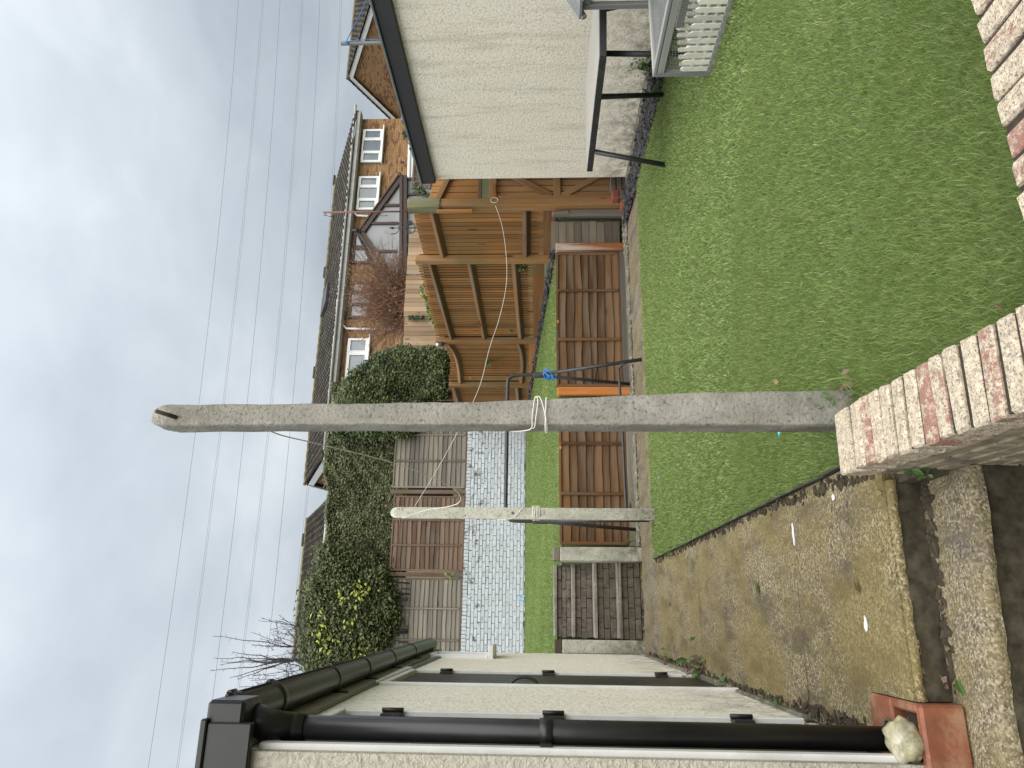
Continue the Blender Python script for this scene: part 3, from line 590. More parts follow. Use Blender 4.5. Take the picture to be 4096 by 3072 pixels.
# ================================================================== pieces: at most 300 objects, the rest joined as stuff
def pieces(name, items, mat, parent, cap=300):
    """items: list of (centre, function(mb)); each function adds one piece in world space"""
    items = sorted(items, key=lambda it: float(np.linalg.norm(V3(*it[0])-CP)))
    for c, fn in items[:cap]:
        mb = MB(); fn(mb); mb.obj(name, mat, parent)
    if len(items) > cap:
        mb = MB()
        for c, fn in items[cap:]: fn(mb)
        mb.obj(name, mat, parent, kind='stuff')

# ---- near low wall with brick-on-edge coping (L shaped)
nw = thing('garden_wall', (0.54, 1.8, -0.3), 'low cream painted brick wall with brick on edge coping in the foreground', 'wall')
ZT = 0.165
WD = V3(0.0425, 0.9991, 0); WN = V3(-0.9991, 0.0425, 0); W0 = V3(0.5375, 2.30, 0); ZV = V3(0, 0, 1)
def wp(s_, off, z): q = W0-WD*s_+WN*off; return V3(q[0], q[1], z)
mb = MB(); mb.box(wp(0.56, 0, -0.10), (1.11, 0.176, 0.42), (WD, WN, ZV)); mb.box(wp(0.56, 0, ZT-0.0515), (1.11, 0.192, 0.085), (WD, WN, ZV)); mb.box((1.98, 1.185, -0.10), (2.73, 0.180, 0.42)); mb.box((1.98, 1.185, ZT-0.0515), (2.73, 0.194, 0.085)); mb.obj('mortar', M['mortar'], nw)
it = []
def cop(c, s, rz):
    def fn(mb):
        a = rz+rng.normal(0, 0.014); ax = (V3(math.cos(a), math.sin(a), 0), V3(-math.sin(a), math.cos(a), 0), V3(0, 0, 1))
        mb.box(V3(*c)+rng.normal(0, 0.0013, 3), V3(*s)*rng.uniform(0.985, 1.012, 3), ax, 0.006, warp=0.0014)
    return (c, fn)
q = 0.03; k = 0
while q < 1.02:
    it.append(cop(wp(q, 0, ZT-0.05), (0.203, 0.0530, 0.102), -0.0425)); q += 0.059 if k == 0 else 0.0668; k += 1
xk = 0.42
while xk < 3.3: it.append(cop((xk, 1.183, ZT-0.05), (0.0585, 0.205, 0.102), 0.0)); xk += 0.0725
pieces('coping_brick', it, M['coping'], nw)
it = []
def bk(c, s, wp=0.0012, bev=0.004): return (c, lambda mb: mb.box(c, s, None, bev, warp=wp))
for r_ in range(6):
    zc_ = ZT-0.105-0.034-r_*0.068; q = 0.0; first = True
    while q < 0.93:
        l = 0.200 if not (first and r_ % 2) else 0.096
        it.append((wp(q+l/2, 0, zc_), (lambda mb, q=q, l=l, zc_=zc_: mb.box(wp(q+l/2, 0, zc_), (l-0.002, 0.194, 0.058), (WD, WN, ZV), 0.004, warp=0.0014)))); q += l+0.009; first = False
for r_ in range(6):
    zc_ = ZT-0.105-0.034-r_*0.068; xk = 0.43+(0.11 if r_ % 2 else 0)
    while xk < 3.2: it.append(bk((xk+0.107, 1.185, zc_), (0.217, 0.198, 0.059))); xk += 0.226
pieces('brick', it, M['wallface'], nw)

# ---- concrete washing line posts
def concrete_post(name, x, y, z0, z1, wx, wy, yaw, mat, label, taper=1.0, rough=0.0014, parts=None, prof_fn=None):
    t = thing(name, (x, y, z0), label, 'post'); n = 60; prof = []
    for i in range(n):
        zl = list(np.linspace(z0, z1-0.085, n-14))+[z1-0.085*(1-q_)**2 for q_ in np.linspace(0.07, 1, 14)]; z = zl[i]; k = 1-(1-taper)*i/(n-1); top = (z1-z)/0.085; s = 1.0
        if top < 1: s = math.sqrt(max(0.0, 1-(1-top)**2))
        hx, hy = wx/2*k*max(s, 0.02), wy/2*k*max(s, 0.02); sx_ = 0.0
        if prof_fn: l_, r_ = prof_fn(z); hx = (r_-l_)/2*max(s, 0.02); sx_ = (l_+r_)/2-x
        q = []; ch = 0.008
        e_ = ch*s*1.9; c_ = ch*s*0.5; base = [(-hx+c_, -hy), (-hx+e_, -hy), (-hx/3, -hy), (hx/3, -hy), (hx-e_, -hy), (hx-c_, -hy), (hx, -hy+c_), (hx, -hy+e_), (hx, hy-e_), (hx, hy-c_), (hx-c_, hy), (hx-e_, hy), (-hx+e_, hy), (-hx+c_, hy), (-hx, hy-c_), (-hx, hy-e_), (-hx, -hy+e_), (-hx, -hy+c_)]
        for (a, b) in base+base[:1]: q.append((a+sx_, b, z))
        prof.append(q)
    P = np.array(prof); N = rng.normal(0, rough*0.55, P.shape); N[:, -1] = N[:, 0]; N[:, :, 2] *= 0; P = P+N
    c, s_ = math.cos(yaw), math.sin(yaw); X = P[:, :, 0]*c-P[:, :, 1]*s_+x; Y = P[:, :, 0]*s_+P[:, :, 1]*c+y; P[:, :, 0] = X; P[:, :, 1] = Y
    mb = MB(); mb.grid(P[:, :, :], smooth=True); mb.obj('shaft', mat, t); return t
BX, BY = 0.672, 2.475
def bigprof(z): return float(np.interp(z, [0, 1.7, 2.6], [0.634, 0.632, 0.626])), float(np.interp(z, [0, 0.55, 0.8, 1.3, 1.7, 2.6], [0.762, 0.754, 0.742, 0.718, 0.711, 0.704]))
bp = concrete_post('washing_line_post', BX, BY, -0.05, 2.545, 0.10, 0.100, 0.0, M['conc'], 'tall rough grey concrete washing line post beside the low brick wall', 1.0, 0.0018, None, bigprof)
a = onY(700, 1668, BY-0.055); b = onY(622, 1644, BY-0.11)
mb = MB(); mb.tube([a+V3(0, 0.04, 0), a, b], [0.0085, 0.0085, 0.0075], 8); mb.obj('hook_bolt', M['darkwood'], bp)
SX, SY = 0.945, 7.10
sp = concrete_post('washing_line_post', SX, SY, -0.02, 2.62, 0.115, 0.115, -0.10, M['concwhite'], 'shorter looking pale concrete washing line post at the far lawn edge', 0.94, 0.0013)
mb = MB(); a = onY(1600, 2078, SY); mb.tube([a-V3(0.09, 0, 0), a+V3(0.10, 0, 0)], 0.007, 6); a = onY(1590, 2030, SY); mb.tube([a, a+V3(0.03, -0.03, 0.02)], 0.006, 6); mb.obj('hook_bolt', M['rust'], sp)
mb = MB(); a = onY(2050, 2052, SY-0.062); mb.tube([a+V3(0, 0.03, 0), a-V3(0, 0.006, 0)], 0.012, 8); mb.obj('bolt_hole', M['darkwood'], sp)

def pixline(pts, Ys): return [onY(px, py, yy) for (px, py), yy in zip(pts, Ys)]
def smoothpts(P, n=8):
    P = [V3(*p) for p in P]; Q = [P[0]]+P+[P[-1]]; out_ = []
    for i in range(1, len(Q)-2):
        for k in range(n):
            t = k/n; p0, p1, p2, p3 = Q[i-1], Q[i], Q[i+1], Q[i+2]
            out_.append(0.5*((2*p1)+(-p0+p2)*t+(2*p0-5*p1+4*p2-p3)*t*t+(-p0+3*p1-3*p2+p3)*t**3))
    return out_+[P[-1]]
# line 1: from behind the big post down to the small post
fx = lambda p: (p[0]*S, p[1]*S)
mb = MB(); mb.tube(smoothpts(pixline([fx(q) for q in ((560, 910), (598, 937), (700, 962), (850, 1000), (950, 1038), (990, 1065), (992, 1085), (965, 1095), (920, 1102), (870, 1119))], [BY+0.06, 2.75, 3.6, 4.9, 5.9, 6.5, 6.75, 6.9, 6.98, 7.02])), list(np.linspace(0.0026, 0.0042, 73)), 6)
mb.obj('washing_line', M['rope'], label='slack white washing line looping from the tall grey post down to the far pale post', cat='washing line')
mb = MB(); mb.tube(smoothpts(pixline([fx(q) for q in ((1068, 438), (1085, 490), (1094, 560), (1093, 620), (1078, 690), (1058, 750), (1034, 840), (985, 940), (938, 1025), (895, 1095))], [8.5, 8.42, 8.3, 8.18, 8.05, 7.92, 7.72, 7.5, 7.3, 7.1])), 0.0031, 6)
a = onY(1068*S, 436*S, 8.5); t = np.linspace(0, 2*math.pi, 14); mb.tube([a+V3(0.04*math.cos(q)+0.02, -0.01, 0.05*math.sin(q)) for q in t], 0.0045, 6, cap=False)
mb.obj('washing_line', M['rope'], label='long sagging white washing line from the gate post across to the far pale post', cat='washing line')
# cord wound round the big post
yb = BY-0.062
mb = MB()
mb.tube(smoothpts(pixline([fx(q) for q in ((1105, 932), (1128, 931), (1148, 925), (1150, 900), (1155, 862), (1160, 858), (1162, 870), (1158, 900), (1155, 922), (1150, 926))], [BY+0.02, BY-0.03, yb, yb, yb, yb, yb, yb, yb, yb])), 0.0022, 6)
mb.tube(smoothpts(pixline([fx(q) for q in ((1157, 858), (1166, 858), (1174, 880), (1180, 910), (1182, 932), (1179, 934), (1178, 920), (1179, 890), (1180, 858))], [yb, yb, yb, yb, BY-0.04, BY-0.04, yb, yb, yb])), 0.0022, 6)
mb.obj('cord', M['rope'], label='thin white cord knotted round the middle of the tall grey concrete post', cat='cord')
ys_ = SY-0.064; mb = MB()
for k in range(6):
    x0_, x1_ = 2128+k*5.5, 2130+k*5.5+rng.uniform(-3, 3)
    mb.tube(pixline([(x0_, 2023), (x0_+2, 2028), (x1_, 2060), (x1_, 2083)], [SY-0.02, ys_, ys_, SY-0.03]), 0.0045, 6)
mb.tube(smoothpts(pixline([(2095, 2028), (2070, 2055), (2048, 2074), (1990, 2078)], [ys_, ys_, ys_, SY-0.05])), 0.004, 6)
mb.obj('cord', M['rope'], label='white cord wound in several turns round the far pale concrete post', cat='cord')

# ================================================================== lap panel fences
def lap_panel(parent, Xa, Xb, Y, z0, z1, nb, mb_mat, fr_mat, bfr, wave=0.010, label=None, name='panel', board_cap=None):
    f = MB(); t = 0.032
    f.box(((Xa+Xb)/2, Y, z1-t/2), (Xb-Xa, 0.05, t), bevel=0.004); f.box(((Xa+Xb)/2, Y, z0+t/2), (Xb-Xa, 0.05, t), bevel=0.004)
    f.box((Xa+0.018, Y-0.001, (z0+z1)/2), (0.036, 0.046, z1-z0-2*t), bevel=0.004); f.box((Xb-0.018, Y-0.001, (z0+z1)/2), (0.036, 0.046, z1-z0-2*t), bevel=0.004)
    pn = f.obj(name, fr_mat, parent, label=label)
    zs = np.linspace(z0+t*0.6, z1-t*0.5, nb+1); xs = np.linspace(Xa+0.03, Xb-0.03, 15)
    for i in range(nb):
        b = MB(); ph = rng.uniform(0, 6.28, 3); fq = rng.uniform(1.2, 5, 3)
        lowz = zs[i]-0.012+wave*(np.sin(xs*fq[0]+ph[0])*0.6+np.sin(xs*fq[1]*2+ph[1])*0.35)+rng.normal(0, wave*0.12, len(xs))
        topz = np.full(len(xs), zs[i+1]+0.018)
        yl, yt = Y-0.020, Y+0.006
        P = np.array([np.stack([xs, np.full(15, yl+0.010), lowz], 1), np.stack([xs, np.full(15, yl), lowz], 1), np.stack([xs, np.full(15, (yl+yt)/2), (lowz+topz)/2], 1), np.stack([xs, np.full(15, yt), topz], 1)])
        off = rng.uniform(0, 40, 3); gcv = P.reshape(-1, 3)[:, [0, 2, 1]]+off
        b.grid(P, smooth=False, gc=gcv); b.obj('board', mb_mat, pn)
    for q in bfr:
        xb_ = Xa+(Xb-Xa)*q; b = MB(); b.box((xb_, Y-0.034, (z0+z1)/2), (0.036, 0.024, z1-z0-2*t+0.01), bevel=0.004); b.obj('batten', fr_mat, pn)
    return pn
YF = 8.60
lf = thing('lap_fence', (2.7, YF, 0), 'low brown lap fence of wavy boards in front of the raised lawn', 'fence')
pA = onY(2500, 1030, YF); 
lap_panel(lf, 2.735, 4.625, YF, 0.085, 0.925, 8, M['brown'], M['brown'], (0.335, 0.70), 0.013, 'darker brown panel between the two painted posts')
lap_panel(lf, 0.785, 2.60, YF, 0.085, 0.905, 8, M['brown'], M['brown'], (0.33, 0.67), 0.012)
mb = MB(); mb.box((4.69, YF-0.03, 0.45), (0.105, 0.09, 0.95), bevel=0.008); mb.box((4.735, YF+0.03, 0.44), (0.09, 0.03, 0.88), bevel=0.004); mb.obj('post', M['wornpost'], lf, label='brown post with flaking whitish paint')
mb = MB(); mb.box((2.668, YF-0.03, 0.45), (0.105, 0.085, 0.93), bevel=0.01); mb.obj('post', M['orange'], lf, label='bright orange post with pale foot')
for (xa, xb) in ((2.72, 4.64), (0.77, 2.615)):
    mb = MB(); mb.box(((xa+xb)/2, YF-0.005, 0.035), (xb-xa, 0.04, 0.095), bevel=0.005, warp=0.002); mb.obj('gravel_board', M['greywood'], lf)
for (x_, z_) in ((3.62, 0.918), (1.95, 0.90)):
    mb = MB(); t = np.linspace(0, 2*math.pi, 16)[:-1]; mb.prism([(x_+0.024*math.cos(q), YF-0.026, z_-0.014+0.015*math.sin(q)) for q in t], (0, -0.003, 0)); mb.obj('knot', M['orange'], lf)
mb = MB(); P = []
for xx in np.linspace(0.75, 4.8, 50): P.append([(xx, 8.30+rng.normal(0, 0.006), -0.005), (xx, 8.36+rng.normal(0, 0.006), 0.018+rng.normal(0, 0.003)), (xx, 8.45, 0.022+rng.normal(0, 0.003)), (xx, 8.58, 0.012)])
mb.grid(np.array(P)); mb.obj('concrete_haunch', M['concstep'], kind='structure')

# white gate posts with dark caps
for (xa, xb, yp, zt, lab, capw) in ((0.572, 0.732, 8.32, 0.905, 'white painted concrete gate post with dark wooden cap, right of the concrete steps', 0.15), (-0.405, -0.262, 8.36, 0.89, 'white painted concrete gate post with brown cap, against the outhouse corner left of the steps', 0.14)):
    t = thing('gate_post', ((xa+xb)/2, yp, 0), lab, 'post'); mb = MB(); mb.box(((xa+xb)/2, yp, (zt-0.05)/2), (xb-xa, 0.15, zt+0.05), bevel=0.012, warp=0.002); mb.obj('shaft', M['concwhite'], t)
    mb = MB(); mb.box(((xa+xb)/2, yp+0.005, zt+0.042), (capw, 0.14, 0.082), bevel=0.008, warp=0.002); mb.obj('cap', M['darkwood'] if xa < 0 else M['greywood'], t)
# concrete steps up to the lawn
st = thing('garden_steps', (0.14, 8.8, 0), 'weathered concrete garden steps with brick risers between two white posts', 'steps')
xa, xb = -0.262, 0.60; zprev = 0.0; ystep = 8.40
for k, zn_ in enumerate((0.255, 0.51, 0.755, 0.965)):
    it = []
    h = (zn_-0.042-zprev)/3
    for r_ in range(3):
        xk = xa+0.01-(0.11 if r_ % 2 else 0)
        while xk < xb-0.02:
            l0, l1 = max(xk, xa), min(xk+0.215, xb); 
            if l1-l0 > 0.04: it.append(bk(((l0+l1)/2, ystep+0.06, zprev+h*(r_+0.5)), (l1-l0, 0.10, h-0.006), 0.0015))
            xk += 0.222
    pieces('riser_brick', it, M['steprise'], st)
    mb = MB(); mb.box(((xa+xb)/2, ystep+0.04, (zprev+zn_-0.05)/2), (xb-xa-0.01, 0.03, zn_-zprev-0.07)); mb.box(((xa+xb)/2, ystep+0.25, (zn_-0.05)/2), (xb-xa-0.01, 0.3, zn_-0.06)); mb.obj('core', M['mortar'], st)
    mb = MB(); mb.box(((xa+xb)/2, ystep+0.13, zn_-0.02), (xb-xa-0.02, 0.31, 0.042), bevel=0.008, warp=0.003); mb.obj('tread', M['concstep'], st)
    zprev = zn_; ystep += 0.245
# grey horizontal board screen (compost bay) and old stump post
t = thing('board_screen', (4.96, 8.72, 0), 'grey weathered screen of nine horizontal boards beside the worn brown post', 'screen')
zs = np.linspace(0.045, 0.985, 10)
for i in range(9):
    mb = MB(); mb.box((4.945+rng.normal(0, 0.004), 8.70+rng.normal(0, 0.003), (zs[i]+zs[i+1])/2), (0.43, 0.022, zs[1]-zs[0]-0.004), bevel=0.002); mb.obj('board', M['binwood'], t)
mb = MB(); mb.box((5.13, 8.735, 0.48), (0.05, 0.045, 0.96), bevel=0.004); mb.box((4.77, 8.735, 0.48), (0.05, 0.045, 0.96), bevel=0.004); mb.obj('upright', M['darkwood'], t)
t = thing('stump_post', (5.22, 8.62, 0), 'short old grey post with broken top beside the tall gate post', 'post')
mb = MB(); mb.box((5.225, 8.60, 0.375), (0.10, 0.09, 0.79), bevel=0.012, warp=0.004); mb.obj('shaft', M['greywood'], t)
mb = MB(); mb.box((5.215, 8.575, 0.855), (0.085, 0.075, 0.24), bevel=0.02, warp=0.006); mb.obj('spliced_top', M['greywood'], t)

# ================================================================== right boundary fence of orange slats
FD = V3(-0.1605, 0.987, 0); FN = V3(-0.987, -0.1605, 0); FP = V3(5.37, 8.56, 0)
def fp(s, z, off=0.0): q = FP+FD*s+FN*off; return V3(q[0], q[1], z)
def fs(px, py): q = onP(px, py, FP, FN); return float(np.dot(q-FP, FD)), float(q[2])
bf = thing('slat_fence', (4.9, 11.5, 1.0), 'tall orange stained vertical slat fence along the right side of the raised lawn', 'fence')
s1 = 0.0; s2 = fs(1663, 1037)[0]; s3 = fs(1740, 1361)[0]; s4 = fs(1800, 1537)[0]; s5 = 7.05
secs = [(s1, s2, 12, 2.93, 1.11, [((1733, 866), (1777, 1042)), ((2105, 866), (2105, 1036))]),
        (s2, s3, 33, 3.05, 1.28, [((1725, 1069), (1806, 1349)), ((1882, 1066), (1937, 1340)), ((2059, 1061), (2083, 1335))]),
        (s3, s4, 29, 3.03, 1.37, [((1787, 1368), (1841, 1526)), ((2071, 1354), (2086, 1520))]),
        (s4, s5, 26, 3.02, 1.45, [((1817, 1551), (1845, 1640)), ((2071, 1556), (2078, 1640))])]
for si, (sa, sb, n, zt, zb, rails) in enumerate(secs):
    bow = 0.10 if si == 2 else 0.0; a0, a1 = sa+0.07, sb-0.05; w = (a1-a0)/n
    it = []
    for i in range(n):
        sc = a0+(i+0.5)*w; k = (sc-a0)/(a1-a0); dz = -bow*1.1*math.sin(math.pi*k)
        def fn(mb, sc=sc, k=k, dz=dz, w=w):
            o_ = -0.055-bow*math.sin(math.pi*k); z1_ = zt+dz+rng.normal(0, 0.006); z0_ = zb+dz*0.8-0.02
            ang = 0.06; ax = (FD*math.cos(ang)+FN*math.sin(ang), FN*math.cos(ang)-FD*math.sin(ang), V3(0, 0, 1))
            mb.box(fp(sc, (z0_+z1_)/2, o_), (w-0.024 if si else w-0.015, 0.009, z1_-z0_), ax, 0.002)
        it.append((fp(sc, 2), fn))
    pieces('slat', it, M['slat'], bf)
    mb = MB(); mb.beam(fp(a0-0.08, (zb+zt)/2, -0.085-bow), fp(a1+0.06, (zb+zt)/2, -0.085-bow), zt-zb-0.10-bow, 0.008, FN, 0.0); mb.obj('slat_backing_or_gap_shade', M['gap_shade'], bf)  # added dark sheet, coloured as the shade in the slat gaps
    for (pa, pb) in rails:
        (ra, za), (rb, zb_) = fs(*pa), fs(*pb); ra = sa+0.05; rb = sb-0.04; N = 8
        mb = MB(); pts = []
        for i in range(N):
            k0, k1 = i/N, (i+1)/N
            q0 = fp(ra+(rb-ra)*k0, za+(zb_-za)*k0-bow*0.55*math.sin(math.pi*k0), -0.005-bow*math.sin(math.pi*k0)); q1 = fp(ra+(rb-ra)*k1, za+(zb_-za)*k1-bow*0.55*math.sin(math.pi*k1), -0.005-bow*math.sin(math.pi*k1))
            pts.append(q0)
        pts.append(q1); a_ = 0.060
        def ring(q): return [q+V3(0, 0, a_)-FN*0.035, q+FN*0.03+V3(0, 0, 0.008), q+FN*0.03-V3(0, 0, 0.008), q-V3(0, 0, a_)-FN*0.035]
        R_ = np.array([ring(q)+[ring(q)[0]] for q in pts]); off = rng.uniform(0, 30, 3); gcv = np.array([[(i*0.2+off[0], j*0.03+off[1], off[2]) for j in range(5)] for i in range(len(pts))]).reshape(-1, 3)
        mb.grid(R_[:, ::-1], smooth=False, gc=gcv); mb.add(ring(pts[0]), [[0, 1, 2, 3]]); mb.add(ring(pts[-1]), [[3, 2, 1, 0]])
        mb.obj('rail', M['slat_dark'], bf)
    zg = zb-0.02; mb = MB(); hB = 0.19; mb.beam(fp(sa+0.06, zg-hB/2, -0.035), fp(sb-0.05, zg-hB/2, -0.035), hB, 0.03, FN, 0.004); mb.obj('gravel_board', M['slat'], bf)
for i, (s_, zt, zb, wd) in enumerate(((s1, 2.80, -0.02, 0.13), (s2, 3.05, 0.90, 0.11), (s3, 3.06, 1.05, 0.10), (s4, 3.02, 1.18, 0.10))):
    mb = MB(); mb.beam(fp(s_, zb, 0.012), fp(s_, zt, 0.012), wd, wd, FN, 0.007); po = mb.obj('post', M['post'], bf)
    if i == 0:
        p = MB(); p.beam(fp(s_, 2.50, 0.02), fp(s_+0.005, 2.96, 0.02), wd+0.03, wd+0.035, FN, 0.015, warp=0.004); p.obj('post_top', M['mosswood'], po, label='green weathered block on the tallest post')
mb = MB(); mb.beam(fp(s1-0.01, 2.06, 0.13), fp(s1-0.01, 2.55, 0.13), 0.05, 0.04, FN, 0.004); mb.obj('packing_piece', M['slat'], bf)
# thin rod with two eye hooks on the tall post
t = thing('line_pole', fp(0.02, 2.9), 'thin rusty pole with eye hooks rising from the tall gate post', 'pole')
pz = float(onP(1303, 842, FP, FN)[2]); a = fp(0.03, 2.80, 0.09); b = fp(0.03, pz, 0.09); mb = MB(); mb.tube([a, b], 0.0125, 8); mb.obj('rod', M['rust'], t)
for zq in (pz-0.03, 3.36):
    mb = MB(); c0 = V3(a[0]-0.045, a[1]-0.01, zq); tt = np.linspace(0, 2*math.pi, 12); mb.tube([c0+V3(0.017*math.cos(q), 0, 0.017*math.sin(q)) for q in tt], 0.004, 6, cap=False); mb.tube([c0+V3(0.017, 0, 0), c0+V3(0.05, 0.01, 0)], 0.004, 6); mb.tube([c0+V3(-0.01, 0, -0.016), c0+V3(-0.03, 0, -0.06), c0+V3(-0.01, 0.02, -0.12)], 0.0035, 6); mb.obj('eye_hook', M['metal'], t)
# solar lamp on the third post
q = fp(s3, 3.0, 0.09); t = thing('solar_light', q, 'small black and white solar light fixed near the top of a fence post', 'lamp')
mb = MB(); mb.tube([q+V3(0, 0, -0.09), q+V3(0, 0, 0.0)], [0.035, 0.045], 12); mb.obj('body', M['slate'], t); mb = MB(); mb.tube([q+V3(0, 0, 0.0), q+V3(0, 0, 0.035), q+V3(0, 0, 0.05)], [0.03, 0.026, 0.012], 12); mb.obj('cap', M['upvc'], t)

# ---- slatted infill and gate between tall post and shed
YG = 8.66
gt = thing('garden_gate', (5.8, YG, 0), 'brown timber gate with diagonal braces between the tall post and the shed', 'gate')
def yp_(px, py, yy=YG): return onY(px, py, yy)
def gz2(px, py): p = yp_(px, py); return p
xL = float(yp_(2300, 788)[0]); xR = 6.32
z0g = float(yp_(2440, 740)[2]); z1g = float(yp_(1962, 740)[2])
n = 8; w = (xR-xL)/n
for i in range(n):
    mb = MB(); mb.box((xL+(i+0.5)*w, YG+0.02, (z0g+z1g)/2), (w-0.012, 0.02, z1g-z0g), bevel=0.004); mb.obj('plank', M['gatewood'], gt)
mb = MB(); mb.box(((xL+xR)/2, YG+0.045, (z0g+z1g)/2), (xR-xL, 0.01, z1g-z0g-0.06)); mb.obj('gate_backing', M['darkwood'], gt)
mb = MB(); mb.box((xL-0.03, YG-0.025, (z0g+z1g)/2-0.02), (0.075, 0.05, z1g-z0g+0.06), bevel=0.006); mb.obj('stile', M['gatewood'], gt)
zr = float(yp_(1972, 760)[2]); mb = MB(); mb.box(((xL+xR)/2+0.01, YG-0.012, zr), (xR-xL, 0.04, 0.10), bevel=0.005); mb.obj('top_rail', M['gatewood'], gt)
zm = float(yp_(2228, 760)[2]); mb = MB(); mb.box(((xL+xR)/2+0.01, YG-0.012, zm), (xR-xL, 0.04, 0.10), bevel=0.005); mb.obj('middle_rail', M['gatewood'], gt)
for (pa, pb) in (((2205, 786), (2000, 680)), ((2250, 786), (2452, 676))):
    mb = MB(); a, b = yp_(*pa), yp_(*pb); a[1] = b[1] = YG-0.014; mb.beam(a, b, 0.085, 0.038, (0, -1, 0), 0.005); mb.obj('brace', M['gatewood'], gt)
a, b = yp_(1976, 745), yp_(1984, 812); a[1] = b[1] = YG-0.05; mb = MB(); mb.beam(a, b, 0.045, 0.02, (0, -1, 0), 0.003); mb.obj('latch_bar', M['slat'], gt)
it_ = thing('gate_infill_fence', (5.8, YG, 2.1), 'short orange slat panel above the gate with a sloping top rail', 'fence panel')
zbp = float(yp_(1926, 760)[2]); xl2 = 5.43; n = 9; w = (6.35-xl2)/n
for i in range(n):
    xc = xl2+(i+0.5)*w; zt_ = np.interp(xc, [5.45, 6.0], [float(yp_(1712, 800)[2]), float(yp_(1741, 720)[2])]); mb = MB(); mb.box((xc, YG+0.02, (zbp+zt_)/2), (w-0.009, 0.016, zt_-zbp), bevel=0.003); mb.obj('slat', M['slat'], it_)
mb = MB(); mb.box(((xl2+6.35)/2, YG+0.036, zbp+0.28), (6.35-xl2, 0.008, 0.5)); mb.obj('slat_backing_or_gap_shade', M['darkwood'], it_)
mb = MB(); a, b = yp_(1735, 838), yp_(1800, 705); a[1] = b[1] = YG-0.02; mb.beam(a, b+(b-a)*0.3, 0.075, 0.06, (0, -1, 0), 0.005); mb.obj('rail', M['slat_dark'], it_)
mb = MB(); mb.box(((xl2+6.35)/2, YG-0.015, zbp+0.02), (6.35-xl2, 0.05, 0.055), bevel=0.005); mb.obj('rail', M['slat_dark'], it_)
# paving blocks stacked at the gate foot
YB = 8.36
def zr2(r): return onY(2000+r[0]*0.3617, 500+r[2]*0.3617, YB), onY(2000+r[1]*0.3617, 500+r[3]*0.3617, YB)
blk = [(1222, 1285, 470, 572), (1222, 1285, 577, 702), (1288, 1348, 460, 576), (1288, 1348, 582, 702), (1351, 1411, 450, 574), (1351, 1411, 580, 690), (1414, 1474, 440, 545), (1414, 1474, 550, 690), (1318, 1376, 700, 806), (1379, 1436, 692, 806)]
blab = ['topmost mossy paving block half hidden by the shed corner', 'topmost mossy paving block just above the ribbed air brick', 'second row paving block tucked behind the shed corner', 'second row paving block right of the ribbed air brick', 'third row paving block tucked behind the shed corner', 'third row paving block in the middle of the pile', 'bottom row paving block tucked behind the shed corner', 'bottom row paving block in the middle of the pile', 'upper of two paving blocks directly beneath the ribbed air brick', 'lowest paving block beneath the ribbed air brick on the grit']
for r, bl_ in zip(blk, blab):
    a, b = zr2(r); c = (a+b)/2; mb = MB(); mb.box((c[0], YB+0.07+rng.normal(0, 0.006), c[2]), (abs(a[0]-b[0]), 0.14, abs(a[2]-b[2])-0.002), bevel=0.006, warp=0.002)
    mb.obj('paving_block', M['paver'], label=bl_, cat='paving block', group='paving blocks piled by the gate')
for r, lab in (((1240, 1316, 706, 812), 'red ribbed air brick standing on the paving block pile'), ((1340, 1404, 818, 918), 'plain red brick lying at the left end of the block pile')):
    a, b = zr2(r); c = (a+b)/2; t = thing('red_brick', (c[0], YB+0.06, min(a[2], b[2])), lab, 'brick'); mb = MB(); mb.box((c[0], YB+0.07, c[2]), (abs(a[0]-b[0]), 0.12, abs(a[2]-b[2])), bevel=0.004); o_ = mb.obj('brick_body', M['airbrick'], t)
    if 'ribbed' in lab:
        for k in range(6):
            p = MB(); p.box((c[0]+(k-2.5)*0.017, YB+0.006, c[2]), (0.008, 0.012, abs(a[2]-b[2])*0.9), bevel=0.002); p.obj('rib', M['airbrick'], t)

# ================================================================== painted brick retaining wall
YW = 15.76
pw = thing('painted_brick_wall', (1.6, YW, 1.45), 'pale blue grey painted brick retaining wall at the end of the raised lawn', 'wall')
mb = MB(); mb.box((1.75, YW+0.115, 2.08), (5.9, 0.20, 1.40)); mb.obj('mortar', M['pmortar'], pw)
it = []; ZW = 2.795
xk = -1.1
while xk < 4.5: it.append(bk((xk+0.036, YW+0.045, ZW-0.052), (0.066, 0.10, 0.100), 0.0025, 0.006)); xk += 0.0755
for r_ in range(17):
    zc_ = ZW-0.112-0.0335-r_*0.0745; xk = -1.2+(0.1125 if r_ % 2 else 0)+rng.uniform(-0.02, 0.02)
    while xk < 4.4: it.append(bk((xk+0.108, YW+0.045, zc_), (0.216, 0.10, 0.0665), 0.0025, 0.006)); xk += 0.2265
pieces('brick', it, M['pbrick'], pw)
mb = MB(); P = np.array([[(x_, YW-0.10+rng.normal(0, 0.01), hz(15.6)+0.004), (x_, YW-0.03, hz(15.7)+0.03+rng.normal(0, 0.01)), (x_, YW+0.02, hz(15.7)+0.035)] for x_ in np.linspace(-1.1, 4.2, 60)]); mb.grid(P); mb.obj('wall_foot_soil', M['soil'], kind='structure')

